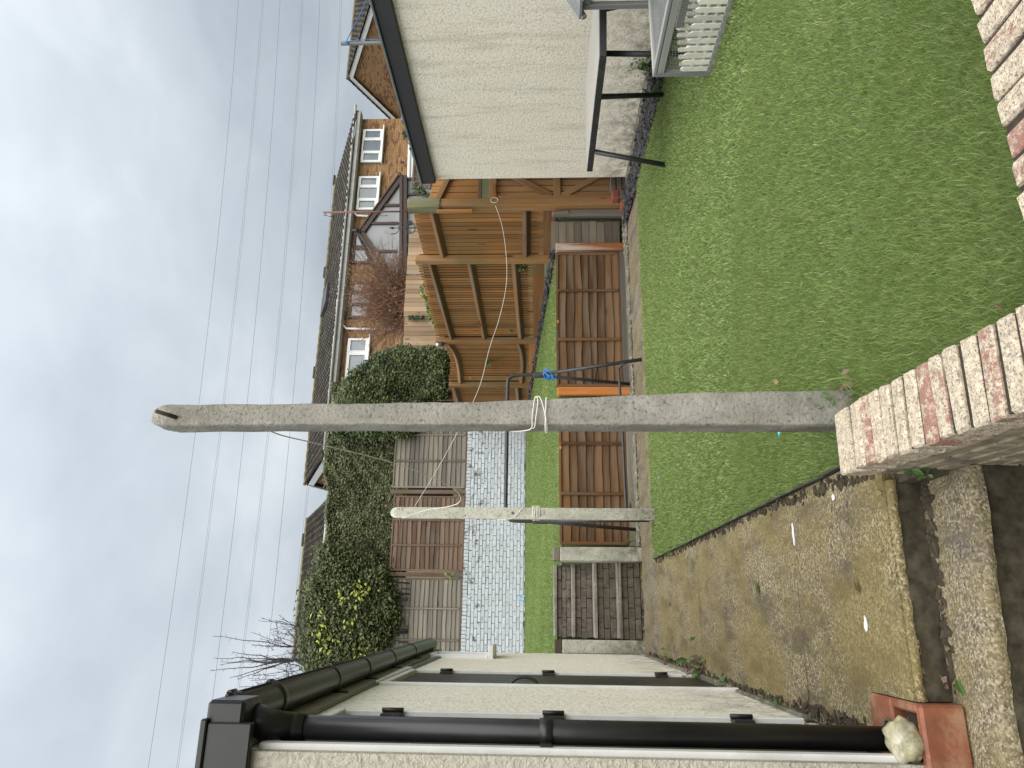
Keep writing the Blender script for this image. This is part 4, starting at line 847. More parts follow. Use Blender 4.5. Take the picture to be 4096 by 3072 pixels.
# ---- far lap fence on top of the wall
ff = thing('far_lap_fence', (1.6, YW+0.06, 2.8), 'weathered grey and red brown lap fence standing on the painted wall below the hedge', 'fence')
YFF = YW+0.12
def fx_(py, px=1700): return float(onY(px, py, YFF)[0])
for (pa, pb, m_, lab, z1_) in ((2690, 2312, 'greywood', None, 4.36), (2284, 1984, 'redpanel', 'red brown panel between two grey ones', 4.42), (1952, 1640, 'greywood', None, 4.47)):
    lap_panel(ff, fx_(pa), fx_(pb), YFF, 2.835, z1_, 15, M[m_], M[m_], (0.335, 0.67), 0.010, lab)
lap_panel(ff, fx_(1600), fx_(1600)+1.1, YFF, 2.835, 4.47, 15, M['brown'], M['brown'], (0.5,), 0.01)
for py in (2298, 1968, 1620):
    mb = MB(); mb.box((fx_(py), YFF-0.012, 3.65), (0.085, 0.09, 1.70), bevel=0.006); mb.obj('post', M['redpanel'], ff)
mb = MB(); mb.box((1.7, YFF, 2.815), (5.6, 0.05, 0.04), bevel=0.004); mb.obj('gravel_board', M['redpanel'], ff)

# ---- neighbour's pale close board fence and the bits beyond
YP = 17.2
pf = thing('closeboard_fence', (8.0, YP, 2.9), "neighbour's pale vertical board fence behind the orange slat fence, stepped in three panels", 'fence')
for (pa, pb, pt) in ((1440, 1268, 1614), (1266, 1102, 1620), (1098, 935, 1632), (930, 826, 1652)):
    xa, xb = float(onY(pt, pa, YP)[0]), float(onY(pt, pb, YP)[0]); zt = float(onY(pt, (pa+pb)/2, YP)[2]); n = max(3, int((xb-xa)/0.125)); w = (xb-xa)/n
    for i in range(n):
        mb = MB(); mb.box((xa+(i+0.5)*w, YP+rng.normal(0, 0.004), (2.7+zt)/2), (w-0.005, 0.02, zt-2.7+rng.normal(0, 0.008)), bevel=0.003); mb.obj('board', M['palefence'], pf)
mb = MB(); mb.box((8.2, YP+0.03, 3.2), (5.2, 0.03, 1.0)); mb.obj('back_rail', M['palefence'], pf)
t = thing('trellis', (9.3, 15.2, 3.3), 'purple brown lattice panel with ivy beside the shed roof', 'trellis'); YT = 14.5
pa, pb = onY(1648, 758, YT), onY(1715, 610, YT)
mb = MB(); mb.box(((pa[0]+pb[0])/2, YT, pa[2]-0.01), (pb[0]-pa[0], 0.05, 0.05), bevel=0.004); mb.box(((pa[0]+pb[0])/2, YT, pa[2]-0.42), (pb[0]-pa[0], 0.05, 0.05), bevel=0.004); mb.obj('frame', M['redpanel'], t)
for i in range(14):
    x_ = pa[0]+(pb[0]-pa[0])*(i+0.5)/14; mb = MB(); mb.box((x_, YT+0.01, pa[2]-0.32), (0.055, 0.015, 0.66), bevel=0.003); mb.obj('slat', M['redpanel'], t)

# ================================================================== HOUSES
def brick_face(mb, u0, u1, z0, z1, place, holes=(), tilt=None):
    r_ = 0; z = z0
    while z < z1:
        u = u0-(0.1125 if r_ % 2 else 0.0)
        while u < u1:
            a, b = max(u, u0), min(u+0.215, u1)
            if b-a > 0.03 and not any(a < h[1] and b > h[0] and z+0.065 > h[2] and z < h[3] for h in holes) and (tilt is None or tilt((a+b)/2, z+0.03)):
                place(mb, a, b, z)
            u += 0.225
        z += 0.075; r_ += 1
def placeY(Y):
    def f(mb, a, b, z):
        mb.add([(a, Y, z), (b, Y, z), (b, Y, z+0.065), (a, Y, z+0.065), (a, Y-0.012, z), (b, Y-0.012, z), (b, Y-0.012, z+0.065), (a, Y-0.012, z+0.065)], [[4, 5, 6, 7], [0, 1, 5, 4], [7, 6, 2, 3], [0, 4, 7, 3], [1, 2, 6, 5]], gc=[(0, 0, 0)]*8, rnd=random.random()**1.0)
    return f
def placeX(X):
    def f(mb, a, b, z):
        mb.add([(X, b, z), (X, a, z), (X, a, z+0.065), (X, b, z+0.065), (X-0.012, b, z), (X-0.012, a, z), (X-0.012, a, z+0.065), (X-0.012, b, z+0.065)], [[4, 5, 6, 7], [0, 1, 5, 4], [7, 6, 2, 3], [0, 4, 7, 3], [1, 2, 6, 5]], gc=[(0, 0, 0)]*8)
    return f
def tiles(mb, xa, xb, y0, z0, y1, z1, tw=0.30, gauge=0.33):
    L_ = math.hypot(y1-y0, z1-z0); dy, dz = (y1-y0)/L_, (z1-z0)/L_; ny, nz_ = -dz, dy; nr = int(L_/gauge); nc = int((xb-xa)/tw)
    for r_ in range(nr):
        for c_ in range(nc):
            x0_ = xa+c_*tw+rng.normal(0, 0.004); a = r_*gauge+rng.normal(0, 0.006); b = a+gauge+0.07; vs = []
            for (t_, lift) in ((a, 0.055), (b, 0.012)):
                for q in range(5):
                    wv = 0.022*math.sin(q/4*4*math.pi/2+0.3)+0.018*(1 if q in (0, 4) else 0)
                    vs.append((x0_+q*tw/4, y0+dy*t_+ny*(lift+wv), z0+dz*t_+nz_*(lift+wv)))
            for q in range(5): vs.append((x0_+q*tw/4, y0+dy*a-ny*0.0, z0+dz*a-0.0))
            fs = [[q, q+1, q+6, q+5] for q in range(4)]+[[10+q, 11+q, q+1, q] for q in range(4)]
            mb.add(vs, fs, gc=[(0, 0, 0)]*15)
def house_window(parent, Y, xa, xb, za, zb, lights, fm='upvc', gm='glass', sill=True):
    f = MB(); t = 0.065
    f.box(((xa+xb)/2, Y-0.03, za+t/2), (xb-xa, 0.09, t), bevel=0.006); f.box(((xa+xb)/2, Y-0.03, zb-t/2), (xb-xa, 0.09, t), bevel=0.006)
    edges = np.cumsum([0]+list(lights)); edges = xa+(xb-xa)*edges/edges[-1]
    for i, q in enumerate(edges): 
        ww = 0.075; c = min(max(q, xa+ww/2), xb-ww/2); f.box((c, Y-0.031, (za+zb)/2), (ww, 0.088, zb-za-2*t), bevel=0.006)
    wf = f.obj('window', M[fm], parent)
    for i in range(len(lights)):
        a, b = edges[i]+0.04, edges[i+1]-0.04
        p = MB(); p.box(((a+b)/2, Y-0.010, (za+zb)/2), (b-a, 0.02, zb-za-2*t)); p.obj('pane', M[gm], wf)
        if i != 1 or len(lights) == 2:
            p = MB(); s_ = 0.05
            for (cx, cz, wx, wz) in (((a+b)/2, za+t+s_/2, b-a, s_), ((a+b)/2, zb-t-s_/2, b-a, s_), (a+s_/2, (za+zb)/2, s_, zb-za-2*t-2*s_), (b-s_/2, (za+zb)/2, s_, zb-za-2*t-2*s_)): p.box((cx, Y-0.055, cz), (wx, 0.05, wz), bevel=0.006)
            p.obj('sash', M[fm], wf)
    if sill: p = MB(); p.box(((xa+xb)/2+0.05, Y-0.08, za-0.03), (xb-xa+0.2, 0.16, 0.05), bevel=0.006); p.obj('sill', M[fm], wf)
def bargeboard(mb, X, y0, z0, y1, z1, h=0.20, t=0.04): mb.beam((X, y0, z0), (X, y1, z1), h, t, (-1, 0, 0), 0.006)

YH = 25.0; XA, XB = 5.27, 19.9; ZE = 8.87
ha = thing('terraced_house', (12.6, 28, 4.0), 'long yellow brick terraced house with white windows and grey tiled roof', 'house')
wins = [((1443, 652), (1535, 520), (1, 1.15, 1)), ((1425, 842), (1520, 708), (1, 1.15, 1))]
holes = []
for (a, b, lt) in wins:
    pa, pb = onY(*a, YH), onY(*b, YH); W_ = (pa[0], pb[0], pb[2], pa[2]); holes.append(W_)
pa, pb = onY(1380, 1518, YH), onY(1478, 1355, YH); W3 = (pa[0], pb[0], pb[2], pa[2]); holes.append(W3)
pa, pb = onY(1405, 1056, YH), onY(1492, 915, YH); W4 = (pa[0], pb[0], pb[2], pa[2]); holes.append(W4)
pa, pb = onY(1392, 1274, YH), onY(1490, 1130, YH); W5 = (pa[0], pb[0], pb[2], pa[2]); holes.append(W5)
mb = MB(); mb.box(((XA+XB)/2, 30.0, 6.37), (XB-XA, 9.9, 4.94)); mb.add([(XA, 25.05, 8.85), (XA, 34.95, 8.85), (XA, 30, 10.95)], [[0, 1, 2]]); mb.add([(XB, 25.05, 8.85), (XB, 34.95, 8.85), (XB, 30, 10.95)], [[0, 2, 1]]); mb.obj('wall', M['hmortar'], ha)
mb = MB(); brick_face(mb, XA, XB, 6.0, 8.72, placeY(YH+0.05), holes); brick_face(mb, 25.06, 34.9, 7.6, 11.2, placeX(XA), (), lambda y, z: z < 8.85+(1-abs(y-30)/5)*2.05); mb.obj('brick', M['hbrick'], ha, kind='stuff')
for W_ in holes[:2]: house_window(ha, YH, *W_, (1, 1.15, 1))
house_window(ha, YH, *W3, (1.75, 1)); house_window(ha, YH, *W4, (0.8, 1), 'brownpvc', 'glass2', False); house_window(ha, YH, *W5, (1.3, 1, 1), 'brownpvc', 'glass2', False)
mb = MB(); mb.tube([(XA+0.2, 24.58, ZE-0.02), (XB+0.35, 24.58, ZE+0.03)], 0.050, 10); mb.obj('gutter', M['oldupvc'], ha)
mb = MB(); mb.box(((XA+XB)/2, 24.68, ZE-0.105), (XB-XA+0.3, 0.03, 0.15)); mb.box(((XA+XB)/2, 24.86, ZE-0.17), (XB-XA+0.3, 0.34, 0.025)); mb.obj('fascia_board', M['oldupvc'], ha)
zr_ = 11.08
mb = MB(); mb.add([(XA-0.2, 24.62, ZE+0.02), (XB+0.1, 24.62, ZE+0.02), (XB+0.1, 29.6, zr_-0.05), (XA-0.2, 29.6, zr_-0.05)], [[0, 1, 2, 3]]); mb.add([(XA-0.2, 29.6, zr_-0.05), (XB+0.1, 29.6, zr_-0.05), (XB+0.1, 35.4, ZE), (XA-0.2, 35.4, ZE)], [[0, 1, 2, 3]]); rf = mb.obj('roof', M['tile'], ha)
mb = MB(); tiles(mb, XA-0.22, XB+0.12, 24.55, ZE-0.01, 29.6, zr_); mb.obj('roof_tile', M['tile'], rf, kind='stuff')
mb = MB(); mb.tube([(x_, 29.62, zr_+0.035+0.012*math.sin(x_*14)) for x_ in np.linspace(XA-0.2, XB+0.1, 120)], 0.075, 8); mb.obj('ridge', M['ridge'], rf)
for px, py in ((1262, 1490), (1304, 1090), (1340, 720)):
    q = onY(px, py, 29.6); mb = MB(); mb.box((q[0], 29.62, zr_+0.12), (0.55, 0.16, 0.09), bevel=0.02); mb.obj('ridge_vent', M['slate'], rf)
q0, q1 = onY(1322, 1180, 27.9), onY(1300, 1235, 28.4); mb = MB(); xa_, xb_ = float(onY(1312, 1240, 28.2)[0]), float(onY(1312, 1165, 28.2)[0])
def rz(y): return ZE+(y-24.55)/(29.6-24.55)*(zr_-ZE)
mb.prism([(xa_, 27.3, rz(27.3)+0.06), (xb_, 27.3, rz(27.3)+0.06), (xb_, 29.0, rz(29.0)+0.06), (xa_, 29.0, rz(29.0)+0.06)], (0, -0.04, 0.10)); sk = mb.obj('skylight', M['slate'], rf)
mb = MB(); mb.prism([(xa_+0.1, 27.4, rz(27.4)+0.155), (xb_-0.1, 27.4, rz(27.4)+0.155), (xb_-0.1, 28.9, rz(28.9)+0.155), (xa_+0.1, 28.9, rz(28.9)+0.155)], (0, -0.006, 0.016)); gp = mb.obj('skylight_pane', M['upvc'], ha)
mb = MB()
for sgn in (1, -1): bargeboard(mb, XA-0.16, 30-sgn*5.35, ZE-0.12, 30-sgn*0.0, zr_+0.03-0.12, 0.24)
mb.box((XA-0.1, 24.72, ZE-0.15), (0.14, 0.30, 0.24)); mb.obj('barge_board', M['upvc'], ha)
mb = MB(); mb.add([(XB+0.08, 24.6, ZE), (XB+0.08, 29.6, zr_), (XB+0.08, 29.6, zr_-0.12), (XB+0.08, 24.6, ZE-0.12)], [[0, 1, 2, 3]]); mb.obj('verge', M['ridge'], ha)
def pipe(pix, Y, r=0.042): mb = MB(); mb.tube([onY(*p, Y) for p in pix], r, 8); mb.obj('downpipe', M['upvc'], ha)
pipe(((1394, 847), (1415, 849), (1428, 862), (1510, 866)), YH-0.10); pipe(((1358, 1292), (1366, 1294), (1386, 1314), (1600, 1318)), YH-0.10)
mb = MB(); a, b = onY(1636, 715, YH-0.4), onY(1640, 556, YH-0.4); mb.tube([a, b], 0.075, 8); mb.beam(a-V3(0, 0, 0.16), b-V3(0, 0, 0.14), 0.16, 0.04, (0, -1, 0), 0.004); mb.obj('porch_gutter', M['upvc'], ha)
mb = MB(); a, b = onY(1614, 480, YH-0.2), onY(1614, 505, YH-0.2); mb.box(a, (0.26, 0.34, 0.16), bevel=0.04); mb.box(a+V3(-0.1, 0, -0.17), (0.12, 0.2, 0.18), bevel=0.03); mb.obj('flood_light', M['lead'], ha)
mb = MB(); a = onY(1610, 649, YH-0.05); mb.box(a, (0.09, 0.06, 0.12), bevel=0.01); mb.obj('junction_box', M['slate'], ha); mb = MB(); a = onY(1617, 659, YH-0.05); mb.box(a, (0.08, 0.05, 0.09), bevel=0.01); mb.obj('bell_box', M['airbrick'], ha)

# house with the gable end, far right
XG = 24.7
hb = thing('gable_house', (29, 28, 4.0), 'brown brick house whose gable end shows above the shed roof at the far right', 'house')
pr, pe = onX(1394, 300, XG), onX(1482, 28, XG); yr, zr2_ = pr[1], pr[2]; ye, ze = 23.85, pe[2]; yb_ = 2*yr-ye
mb = MB(); mb.prism([(XG, ye+0.1, 4), (XG, yb_-0.1, 4), (XG, yb_-0.1, ze-0.1), (XG, yr, zr2_-0.15), (XG, ye+0.1, ze-0.1)], (9, 0, 0)); mb.obj('wall', M['hmortar'], hb)
mb = MB(); brick_face(mb, ye+0.1, yb_-0.1, 6.6, zr2_, placeX(XG-0.005), (), lambda y, z: z < ze-0.1+(1-abs(y-yr)/(yr-ye))*(zr2_-ze)-0.1); mb.obj('brick', M['hbrick'], hb, kind='stuff')
mb = MB(); mb.add([(XG-0.2, ye-0.3, ze-0.1), (34, ye-0.3, ze-0.1), (34, yr, zr2_), (XG-0.2, yr, zr2_)], [[0, 1, 2, 3]]); mb.add([(XG-0.2, yr, zr2_), (34, yr, zr2_), (34, yb_+0.3, ze-0.1), (XG-0.2, yb_+0.3, ze-0.1)], [[0, 1, 2, 3]]); rf = mb.obj('roof', M['tile'], hb)
mb = MB(); tiles(mb, XG-0.22, 30, ye-0.3, ze-0.1, yr, zr2_); mb.obj('roof_tile', M['tile'], rf, kind='stuff')
mb = MB()
for k in range(13):
    t0 = k/13; q0 = V3(XG-0.05, yr+(yb_+0.3-yr)*t0, zr2_+0.05+(ze-0.1-zr2_)*t0); q1 = V3(XG-0.05, yr+(yb_+0.3-yr)*(t0+0.085), zr2_+0.02+(ze-0.1-zr2_)*(t0+0.085)); mb.beam(q0, q1, 0.36, 0.05, (0, 0.4, 1), 0.006)
mb.obj('roof_tile', M['tile'], rf, kind='stuff')
mb = MB(); mb.tube([(XG-0.22, yr, zr2_+0.03), (32, yr, zr2_+0.03)], 0.08, 8); mb.obj('ridge', M['ridge'], rf)
mb = MB(); bargeboard(mb, XG-0.14, ye-0.3, ze-0.22, yr, zr2_-0.12, 0.22); bargeboard(mb, XG-0.143, yr, zr2_-0.12, yb_+0.3, ze-0.22, 0.22); mb.obj('barge_board', M['whitepaint'], hb)
mb = MB(); mb.tube([(XG-0.2, ye-0.34, ze-0.12), (32, ye-0.34, ze-0.12)], 0.06, 8); mb.obj('gutter', M['upvc'], hb)
mb = MB(); a = onX(1553, 236, XG-0.06); mb.tube([a+V3(0, 0, -0.1), a, a+V3(-0.02, 0, 0.08)], [0.07, 0.09, 0.03], 10); mb.obj('flue_cap', M['upvc'], hb)

# lower terrace on the left
hc = thing('left_house', (1.2, 33, 4.5), 'brown tiled house with white eaves behind the hedge at the left', 'house')
q0, q1 = onY(1324, 1980, 28), onY(1296, 2350, 28); zE2 = 9.44; zR2 = 12.28
mb = MB(); mb.box((1.1, 33.9, 6.9), (6.2, 11.6, 5.0)); mb.obj('wall', M['hmortar'], hc)
mb = MB(); brick_face(mb, -2.0, 4.2, 8.2, 9.3, placeY(28.08)); mb.obj('brick', M['hbrick'], hc, kind='stuff')
mb = MB(); mb.add([(-2.05, 27.7, zE2), (4.35, 27.7, zE2), (4.2, 34, zR2-0.05), (-2.05, 34, zR2-0.05)], [[0, 1, 2, 3]]); mb.add([(-2.05, 34, zR2-0.05), (4.2, 34, zR2-0.05), (4.35, 40, zE2), (-2.05, 40, zE2)], [[0, 1, 2, 3]]); mb.add([(-2.05, 27.7, zE2), (-2.05, 34, zR2-0.05), (-2.05, 40, zE2)], [[0, 1, 2]]); rf = mb.obj('roof', M['tile'], hc)
mb = MB(); tiles(mb, -2.1, 4.3, 27.65, zE2-0.03, 34, zR2); mb.obj('roof_tile', M['tile'], rf, kind='stuff')
mb = MB(); mb.tube([(x_, 34, zR2+0.02+0.012*math.sin(x_*14)) for x_ in np.linspace(-2.1, 4.25, 60)], 0.085, 8); mb.obj('ridge', M['ridge'], rf)
q = onY(1222, 2160, 34); mb = MB(); mb.box((q[0], 34, zR2+0.12), (0.6, 0.18, 0.10), bevel=0.02); mb.obj('ridge_vent', M['slate'], rf)
mb = MB(); mb.tube([(-2.0, 27.6, zE2-0.03), (4.3, 27.6, zE2-0.01)], 0.07, 8); mb.obj('gutter', M['oldupvc'], hc)
mb = MB(); mb.box((1.1, 27.72, zE2-0.2), (6.3, 0.03, 0.24)); mb.obj('fascia_board', M['oldupvc'], hc)
hd = thing('far_house', (-3.8, 31, 4.5), 'sliver of a further house roof behind the bare tree', 'house')
q0, q1 = onY(1240, 2650, 31), onY(1238, 2760, 31); mb = MB(); mb.box((q1[0]+(q0[0]-q1[0])/2-1.0, 33, 7.0), (q0[0]-q1[0]+2, 4, 4.6)); mb.obj('wall', M['hbrick'], hd)
mb = MB(); mb.box((q1[0]+(q0[0]-q1[0])/2-1.0, 31-0.2, q0[2]-0.15), (q0[0]-q1[0]+2.2, 0.3, 0.45), bevel=0.02); mb.obj('eaves', M['slate'], hd)

# ---- conservatory
YC = 21.0
cv = thing('conservatory', (12.1, 23, 4.0), 'brown framed conservatory with a pitched glazed gable in front of the yellow brick house', 'conservatory')
ap = onY(1446, 932, YC); er = onY(1606, 716, YC); el = onY(1606, 1160, YC); zb_ = er[2]-0.35
def bm(name, a, b, w=0.12, t=0.09, par=cv, mat='brownpvc', n=(0, -1, 0)): mb = MB(); mb.beam(a, b, w, t, n, 0.008); return mb.obj(name, M[mat], par)
O = V3(0, 0, 0)
bm('gable_rafter', ap, er+V3(0.05, 0, 0), 0.19, 0.14); bm('gable_rafter', ap, el-V3(0.05, 0, 0), 0.19, 0.14)
bm('gable_rafter', ap+V3(0, -0.09, 0.10), er+V3(0.1, -0.09, 0.10), 0.06, 0.05); bm('gable_rafter', ap+V3(0, -0.09, 0.10), el+V3(-0.1, -0.09, 0.10), 0.06, 0.05)
bm('tie_beam', el+V3(-0.1, -0.02, -0.07), er+V3(0.1, -0.02, -0.07), 0.26, 0.14); bm('tie_beam', el+V3(-0.1, -0.11, -0.02), er+V3(0.1, -0.11, -0.02), 0.07, 0.05); bm('sill_beam', el+V3(0, 0.01, -2.0), er+V3(0, 0.01, -2.0), 0.3, 0.12)
mb = MB(); mb.prism([ap+V3(0, 0.03, -0.1), el+V3(0.1, 0.03, 0), er+V3(-0.1, 0.03, 0)], (0, 0.02, 0)); mb.obj('glazing', M['polycarb'], cv)
mb = MB(); mb.prism([el+V3(0, 0.03, -0.2), el+V3(0, 0.03, -1.9), er+V3(0, 0.03, -1.9), er+V3(0, 0.03, -0.2)], (0, 0.02, 0)); mb.obj('glazing', M['glass2'], cv)
for py in (1122, 1005, 893, 821, 778, 716, 1160):
    x_ = float(onY(1600, py, YC)[0]); zt = ap[2]-(abs(x_-ap[0])/((er[0]-ap[0]) if x_ > ap[0] else (ap[0]-el[0])))*(ap[2]-er[2])-0.06
    if zt > er[2]+0.1 and py != 778: bm('mullion', (x_, YC, er[2]), (x_, YC, zt), 0.085, 0.08)
    bm('mullion', (x_, YC, er[2]-0.2), (x_, YC, er[2]-2.0), 0.085, 0.08)
for sgn, e_ in ((1, er), (-1, el)):
    mb = MB(); n_ = V3(sgn*(ap[2]-e_[2]), 0, abs(e_[0]-ap[0])); n_ /= np.linalg.norm(n_)
    mb.prism([ap+V3(0, 0.1, 0.02), e_+V3(0, 0.1, 0.02), e_+V3(0, 4.0, 0.02), ap+V3(0, 4.0, 0.02)], n_*0.03); mb.obj('roof_panel', M['polycarb'], cv)
    mb = MB(); mb.prism([e_+V3(0, 0, -0.15), e_+V3(0, 4, -0.15), e_+V3(0, 4, -2.2), e_+V3(0, 0, -2.2)], (sgn*0.05, 0, 0)); mb.obj('side_wall', M['brownpvc'], cv)
mb = MB(); mb.tube([ap+V3(0, -0.12, 0.10), ap+V3(0, 4, 0.10)], 0.09, 8); mb.tube([ap+V3(0, -0.2, 0.05), ap+V3(0, -0.2, 0.26)], [0.07, 0.02], 8); mb.obj('ridge_cap', M['slate'], cv)
mb = MB(); mb.tube([er+V3(0.12, -0.15, 0.04), er+V3(0.12, 4, 0.04)], 0.06, 8); mb.tube([el+V3(-0.12, -0.15, 0.04), el+V3(-0.12, 4, 0.04)], 0.06, 8); mb.obj('gutter', M['brownpvc'], cv)
# wrought iron basket stand
YI = 16.9; t = thing('iron_stand', onY(1650, 912, YI), 'black wrought iron plant stand with a spear finial before the conservatory', 'plant stand')
mb = MB(); mb.tube([onY(1668, 912, YI), onY(1575, 912, YI)], 0.013, 6); mb.tube([onY(1575, 912, YI), onY(1566, 912, YI), onY(1555, 912, YI)], [0.026, 0.03, 0.004], 8)
mb.obj('stem', M['metal'], t); mb = MB()
for (c, r0) in ((1573, 24), (1640, 22)):
    mb.tube([onY(c+r0*math.cos(q)*0.95, 912+r0*math.sin(q), YI) for q in np.linspace(-2.0, 2.0, 14)], 0.011, 6)
for py in (884, 896, 928): mb.tube([onY(1648, py, YI), onY(1626, py, YI)], 0.010, 6)
mb.tube([onY(1632, 880, YI), onY(1632, 932, YI)], 0.010, 6); mb.obj('scroll', M['metal'], t)
# grey pole with blue rope behind the shed
YQ = 11.5
t = thing('rope_pole', onY(1560, 170, YQ), 'grey wooden pole with blue rope tied near its top behind the shed', 'pole')
mb = MB(); a = onY(1364, 173, YQ); b = onY(1545, 172, YQ); mb.box(((a[0]+b[0])/2, YQ, (a[2]+2.0)/2), (0.062, 0.062, a[2]-2.0), bevel=0.006); mb.obj('shaft', M['pole'], t)
mb = MB(); mb.tube([onY(px, py, YQ-0.05) for px, py in ((1474, -20), (1440, 60), (1410, 115), (1386, 163), (1388, 168), (1384, 172))], 0.009, 6); mb.tube([onY(px, py, YQ-0.05) for px, py in ((1386, 165), (1430, 162), (1470, 157), (1500, 158), (1515, 161), (1535, 156), (1555, 160))], 0.008, 6)
for k in range(3): mb.tube([onY(1382+k*4, 164, YQ-0.05), onY(1383+k*4, 180, YQ-0.05)], 0.007, 6)
mb.obj('rope', M['bluerope'], label='blue rope knotted to the pole top', cat='rope')

# ================================================================== POWER LINES
def cable(pix, Y, r, label):
    P = [onY(*fx(p), Y) for p in pix]; xs = [p[0] for p in P]; zs_ = np.polyfit(xs, [p[2] for p in P], 2); lo, hi = min(xs)-14, max(xs)+14
    mb = MB(); mb.tube([(x_, Y, float(np.polyval(zs_, x_))) for x_ in np.linspace(lo, hi, 24)], r, 5); return mb, P
lines = [([(515, 0), (430, 870), (320, 1659)], 62, 0, 'single power line highest in the sky'), ([(570, 0), (485, 870), (385, 1659)], 61, 0.30, 'twin power line second from the top'), ([(605, 0), (534, 870), (449, 1590)], 60, 0, 'single power line third from the top, ending in twigs of the bare tree'),
         ([(655, 0), (588, 870), (510, 1540)], 59, 0.30, 'twin power line fourth from the top with small spacer'), ([(691, 0), (632, 870), (569, 1500)], 58, 0, 'single power line fifth from the top, just above the roofs'), ([(738, 0), (714, 500), (640, 1310)], 57, 0.26, 'lowest twin power line touching the roof ridges')]
for pix, Y, dbl, lab in lines:
    t = thing('power_line', onY(*fx(pix[1]), Y), lab, 'power line', 'power lines across the sky'); mb, P = cable(pix, Y, 0.014 if not dbl else 0.010, ''); mb.obj('cable', M['cable'], t)
    if dbl:
        mb, P = cable([(a-3.6, b) for a, b in pix], Y+0.3, 0.010, ''); mb.obj('cable', M['cable'], t)
    s_ = onY(*fx((pix[1][0]+(0 if not dbl else -1.5), pix[1][1]-300+random.uniform(-40, 60))), Y); 

# ================================================================== VEGETATION
def leaf_mesh(C, size, r, up=0.3, droop=0.2, asp=0.62):
    """C: centres; makes folded 4-vertex leaves with random attitude"""
    n = len(C); nn = np.array([0.0, -0.62, 0.62])+rng.normal(0, 0.42, (n, 3)); nn /= np.linalg.norm(nn, axis=1)[:, None]
    d = rng.normal(0, 1, (n, 3)); d[:, 2] += up-droop*2; d -= nn*np.sum(d*nn, 1)[:, None]; d /= np.linalg.norm(d, axis=1)[:, None]; s = np.cross(nn, d)
    L_ = size[:, None]; B = C-d*L_/2; T_ = C+d*L_/2; md = C-d*L_*0.05; A = md+s*L_*asp/2+nn*L_*0.10; D = md-s*L_*asp/2+nn*L_*0.10
    V = np.stack([B, A, T_, D], 1).reshape(-1, 3); o = (np.arange(n)*4)[:, None]; T = np.concatenate([o+[0, 1, 2], o+[0, 2, 3]], 1).reshape(-1, 3); return V, T, np.repeat(r, 4)
def poly_fill(pix, Y, n):
    """outline seen in the photo, taken to metres in the plane at distance Y"""
    Q = np.array([onY(*fx(p), Y) for p in pix])[:, [0, 2]]; lo, hi = Q.min(0), Q.max(0); P = lo+rng.random((n*4, 2))*(hi-lo); P = P[inpoly(P, Q)][:n]; return P, Q
def edge_dist(P, Q):
    d = np.full(len(P), 1e9)
    for i in range(len(Q)):
        a, b = Q[i], Q[(i+1) % len(Q)]; ab = b-a; t = np.clip(((P-a)@ab)/(ab@ab+1e-12), 0, 1); d = np.minimum(d, np.linalg.norm(P-(a+t[:, None]*ab), axis=1))
    return d
def bush(name, pix, Y, depth, nleaf, size, mat, core, label, cat, seed, jit=0.05, hue=0.0, clump=0.22, yellow=0.0, trunk=None, flat_back=False):
    global rng
    t_ = thing(name, (0, 0, 0), label, cat); P, Q = poly_fill(pix, Y, nleaf); c0 = Q.mean(0); WL[t_] = V3(c0[0], Y, Q[:, 1].min()); t_.location = Vector(WL[t_])
    ed = edge_dist(P, Q); k = np.minimum(1.0, ed/(depth*0.9)); half = depth*np.minimum(1, np.sqrt(np.clip(ed/0.22, 0.02, 1)))*(0.62+0.38*smooth_noise(P, 2.6, seed+7))
    bumpn = smooth_noise(P, 1/clump*1.6, seed)+0.6*smooth_noise(P, 1/clump*4.2, seed+1)
    shell = rng.random(len(P))**2.2; yy = Y-half*(1-shell*0.9)-bumpn*clump*0.55; back = rng.random(len(P)) < 0.22; yy[back] = Y+half[back]*rng.random(back.sum())
    C = np.stack([P[:, 0]+rng.normal(0, jit, len(P)), yy, P[:, 1]+rng.normal(0, jit, len(P))], 1)
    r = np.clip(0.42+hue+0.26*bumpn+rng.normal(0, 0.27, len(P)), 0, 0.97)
    r = np.minimum(r, 0.86); szf = np.ones(len(P))
    if yellow:
        cl = P[rng.integers(0, len(P), int(yellow))]
        for c_ in cl: near = (np.linalg.norm((P-c_)*V3(1.0, 0.6, 0)[:2], axis=1) < rng.uniform(0.04, 0.085)) & (rng.random(len(P)) < 0.28); r[near] = rng.uniform(0.93, 1.0, near.sum()); C[near, 1] -= 0.10; szf[near] = 1.35
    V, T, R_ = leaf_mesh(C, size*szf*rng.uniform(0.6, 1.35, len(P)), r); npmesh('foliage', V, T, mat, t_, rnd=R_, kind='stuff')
    # woody core: many stems
    mb = MB()
    for _ in range(core):
        p = P[rng.integers(0, len(P))]; zb = Q[:, 1].min(); mb.tube([(c0[0]+(p[0]-c0[0])*0.75, Y+rng.normal(0, depth*0.2), zb-0.2), ((c0[0]*0.2+p[0]*0.8), Y+rng.normal(0, depth*0.2), (zb+p[1])/2), (p[0], Y+rng.normal(0, depth*0.3), p[1]-0.03)], [0.016, 0.010, 0.004], 4)
    if core: mb.obj('stem', M['bark'], t_)
    return t_
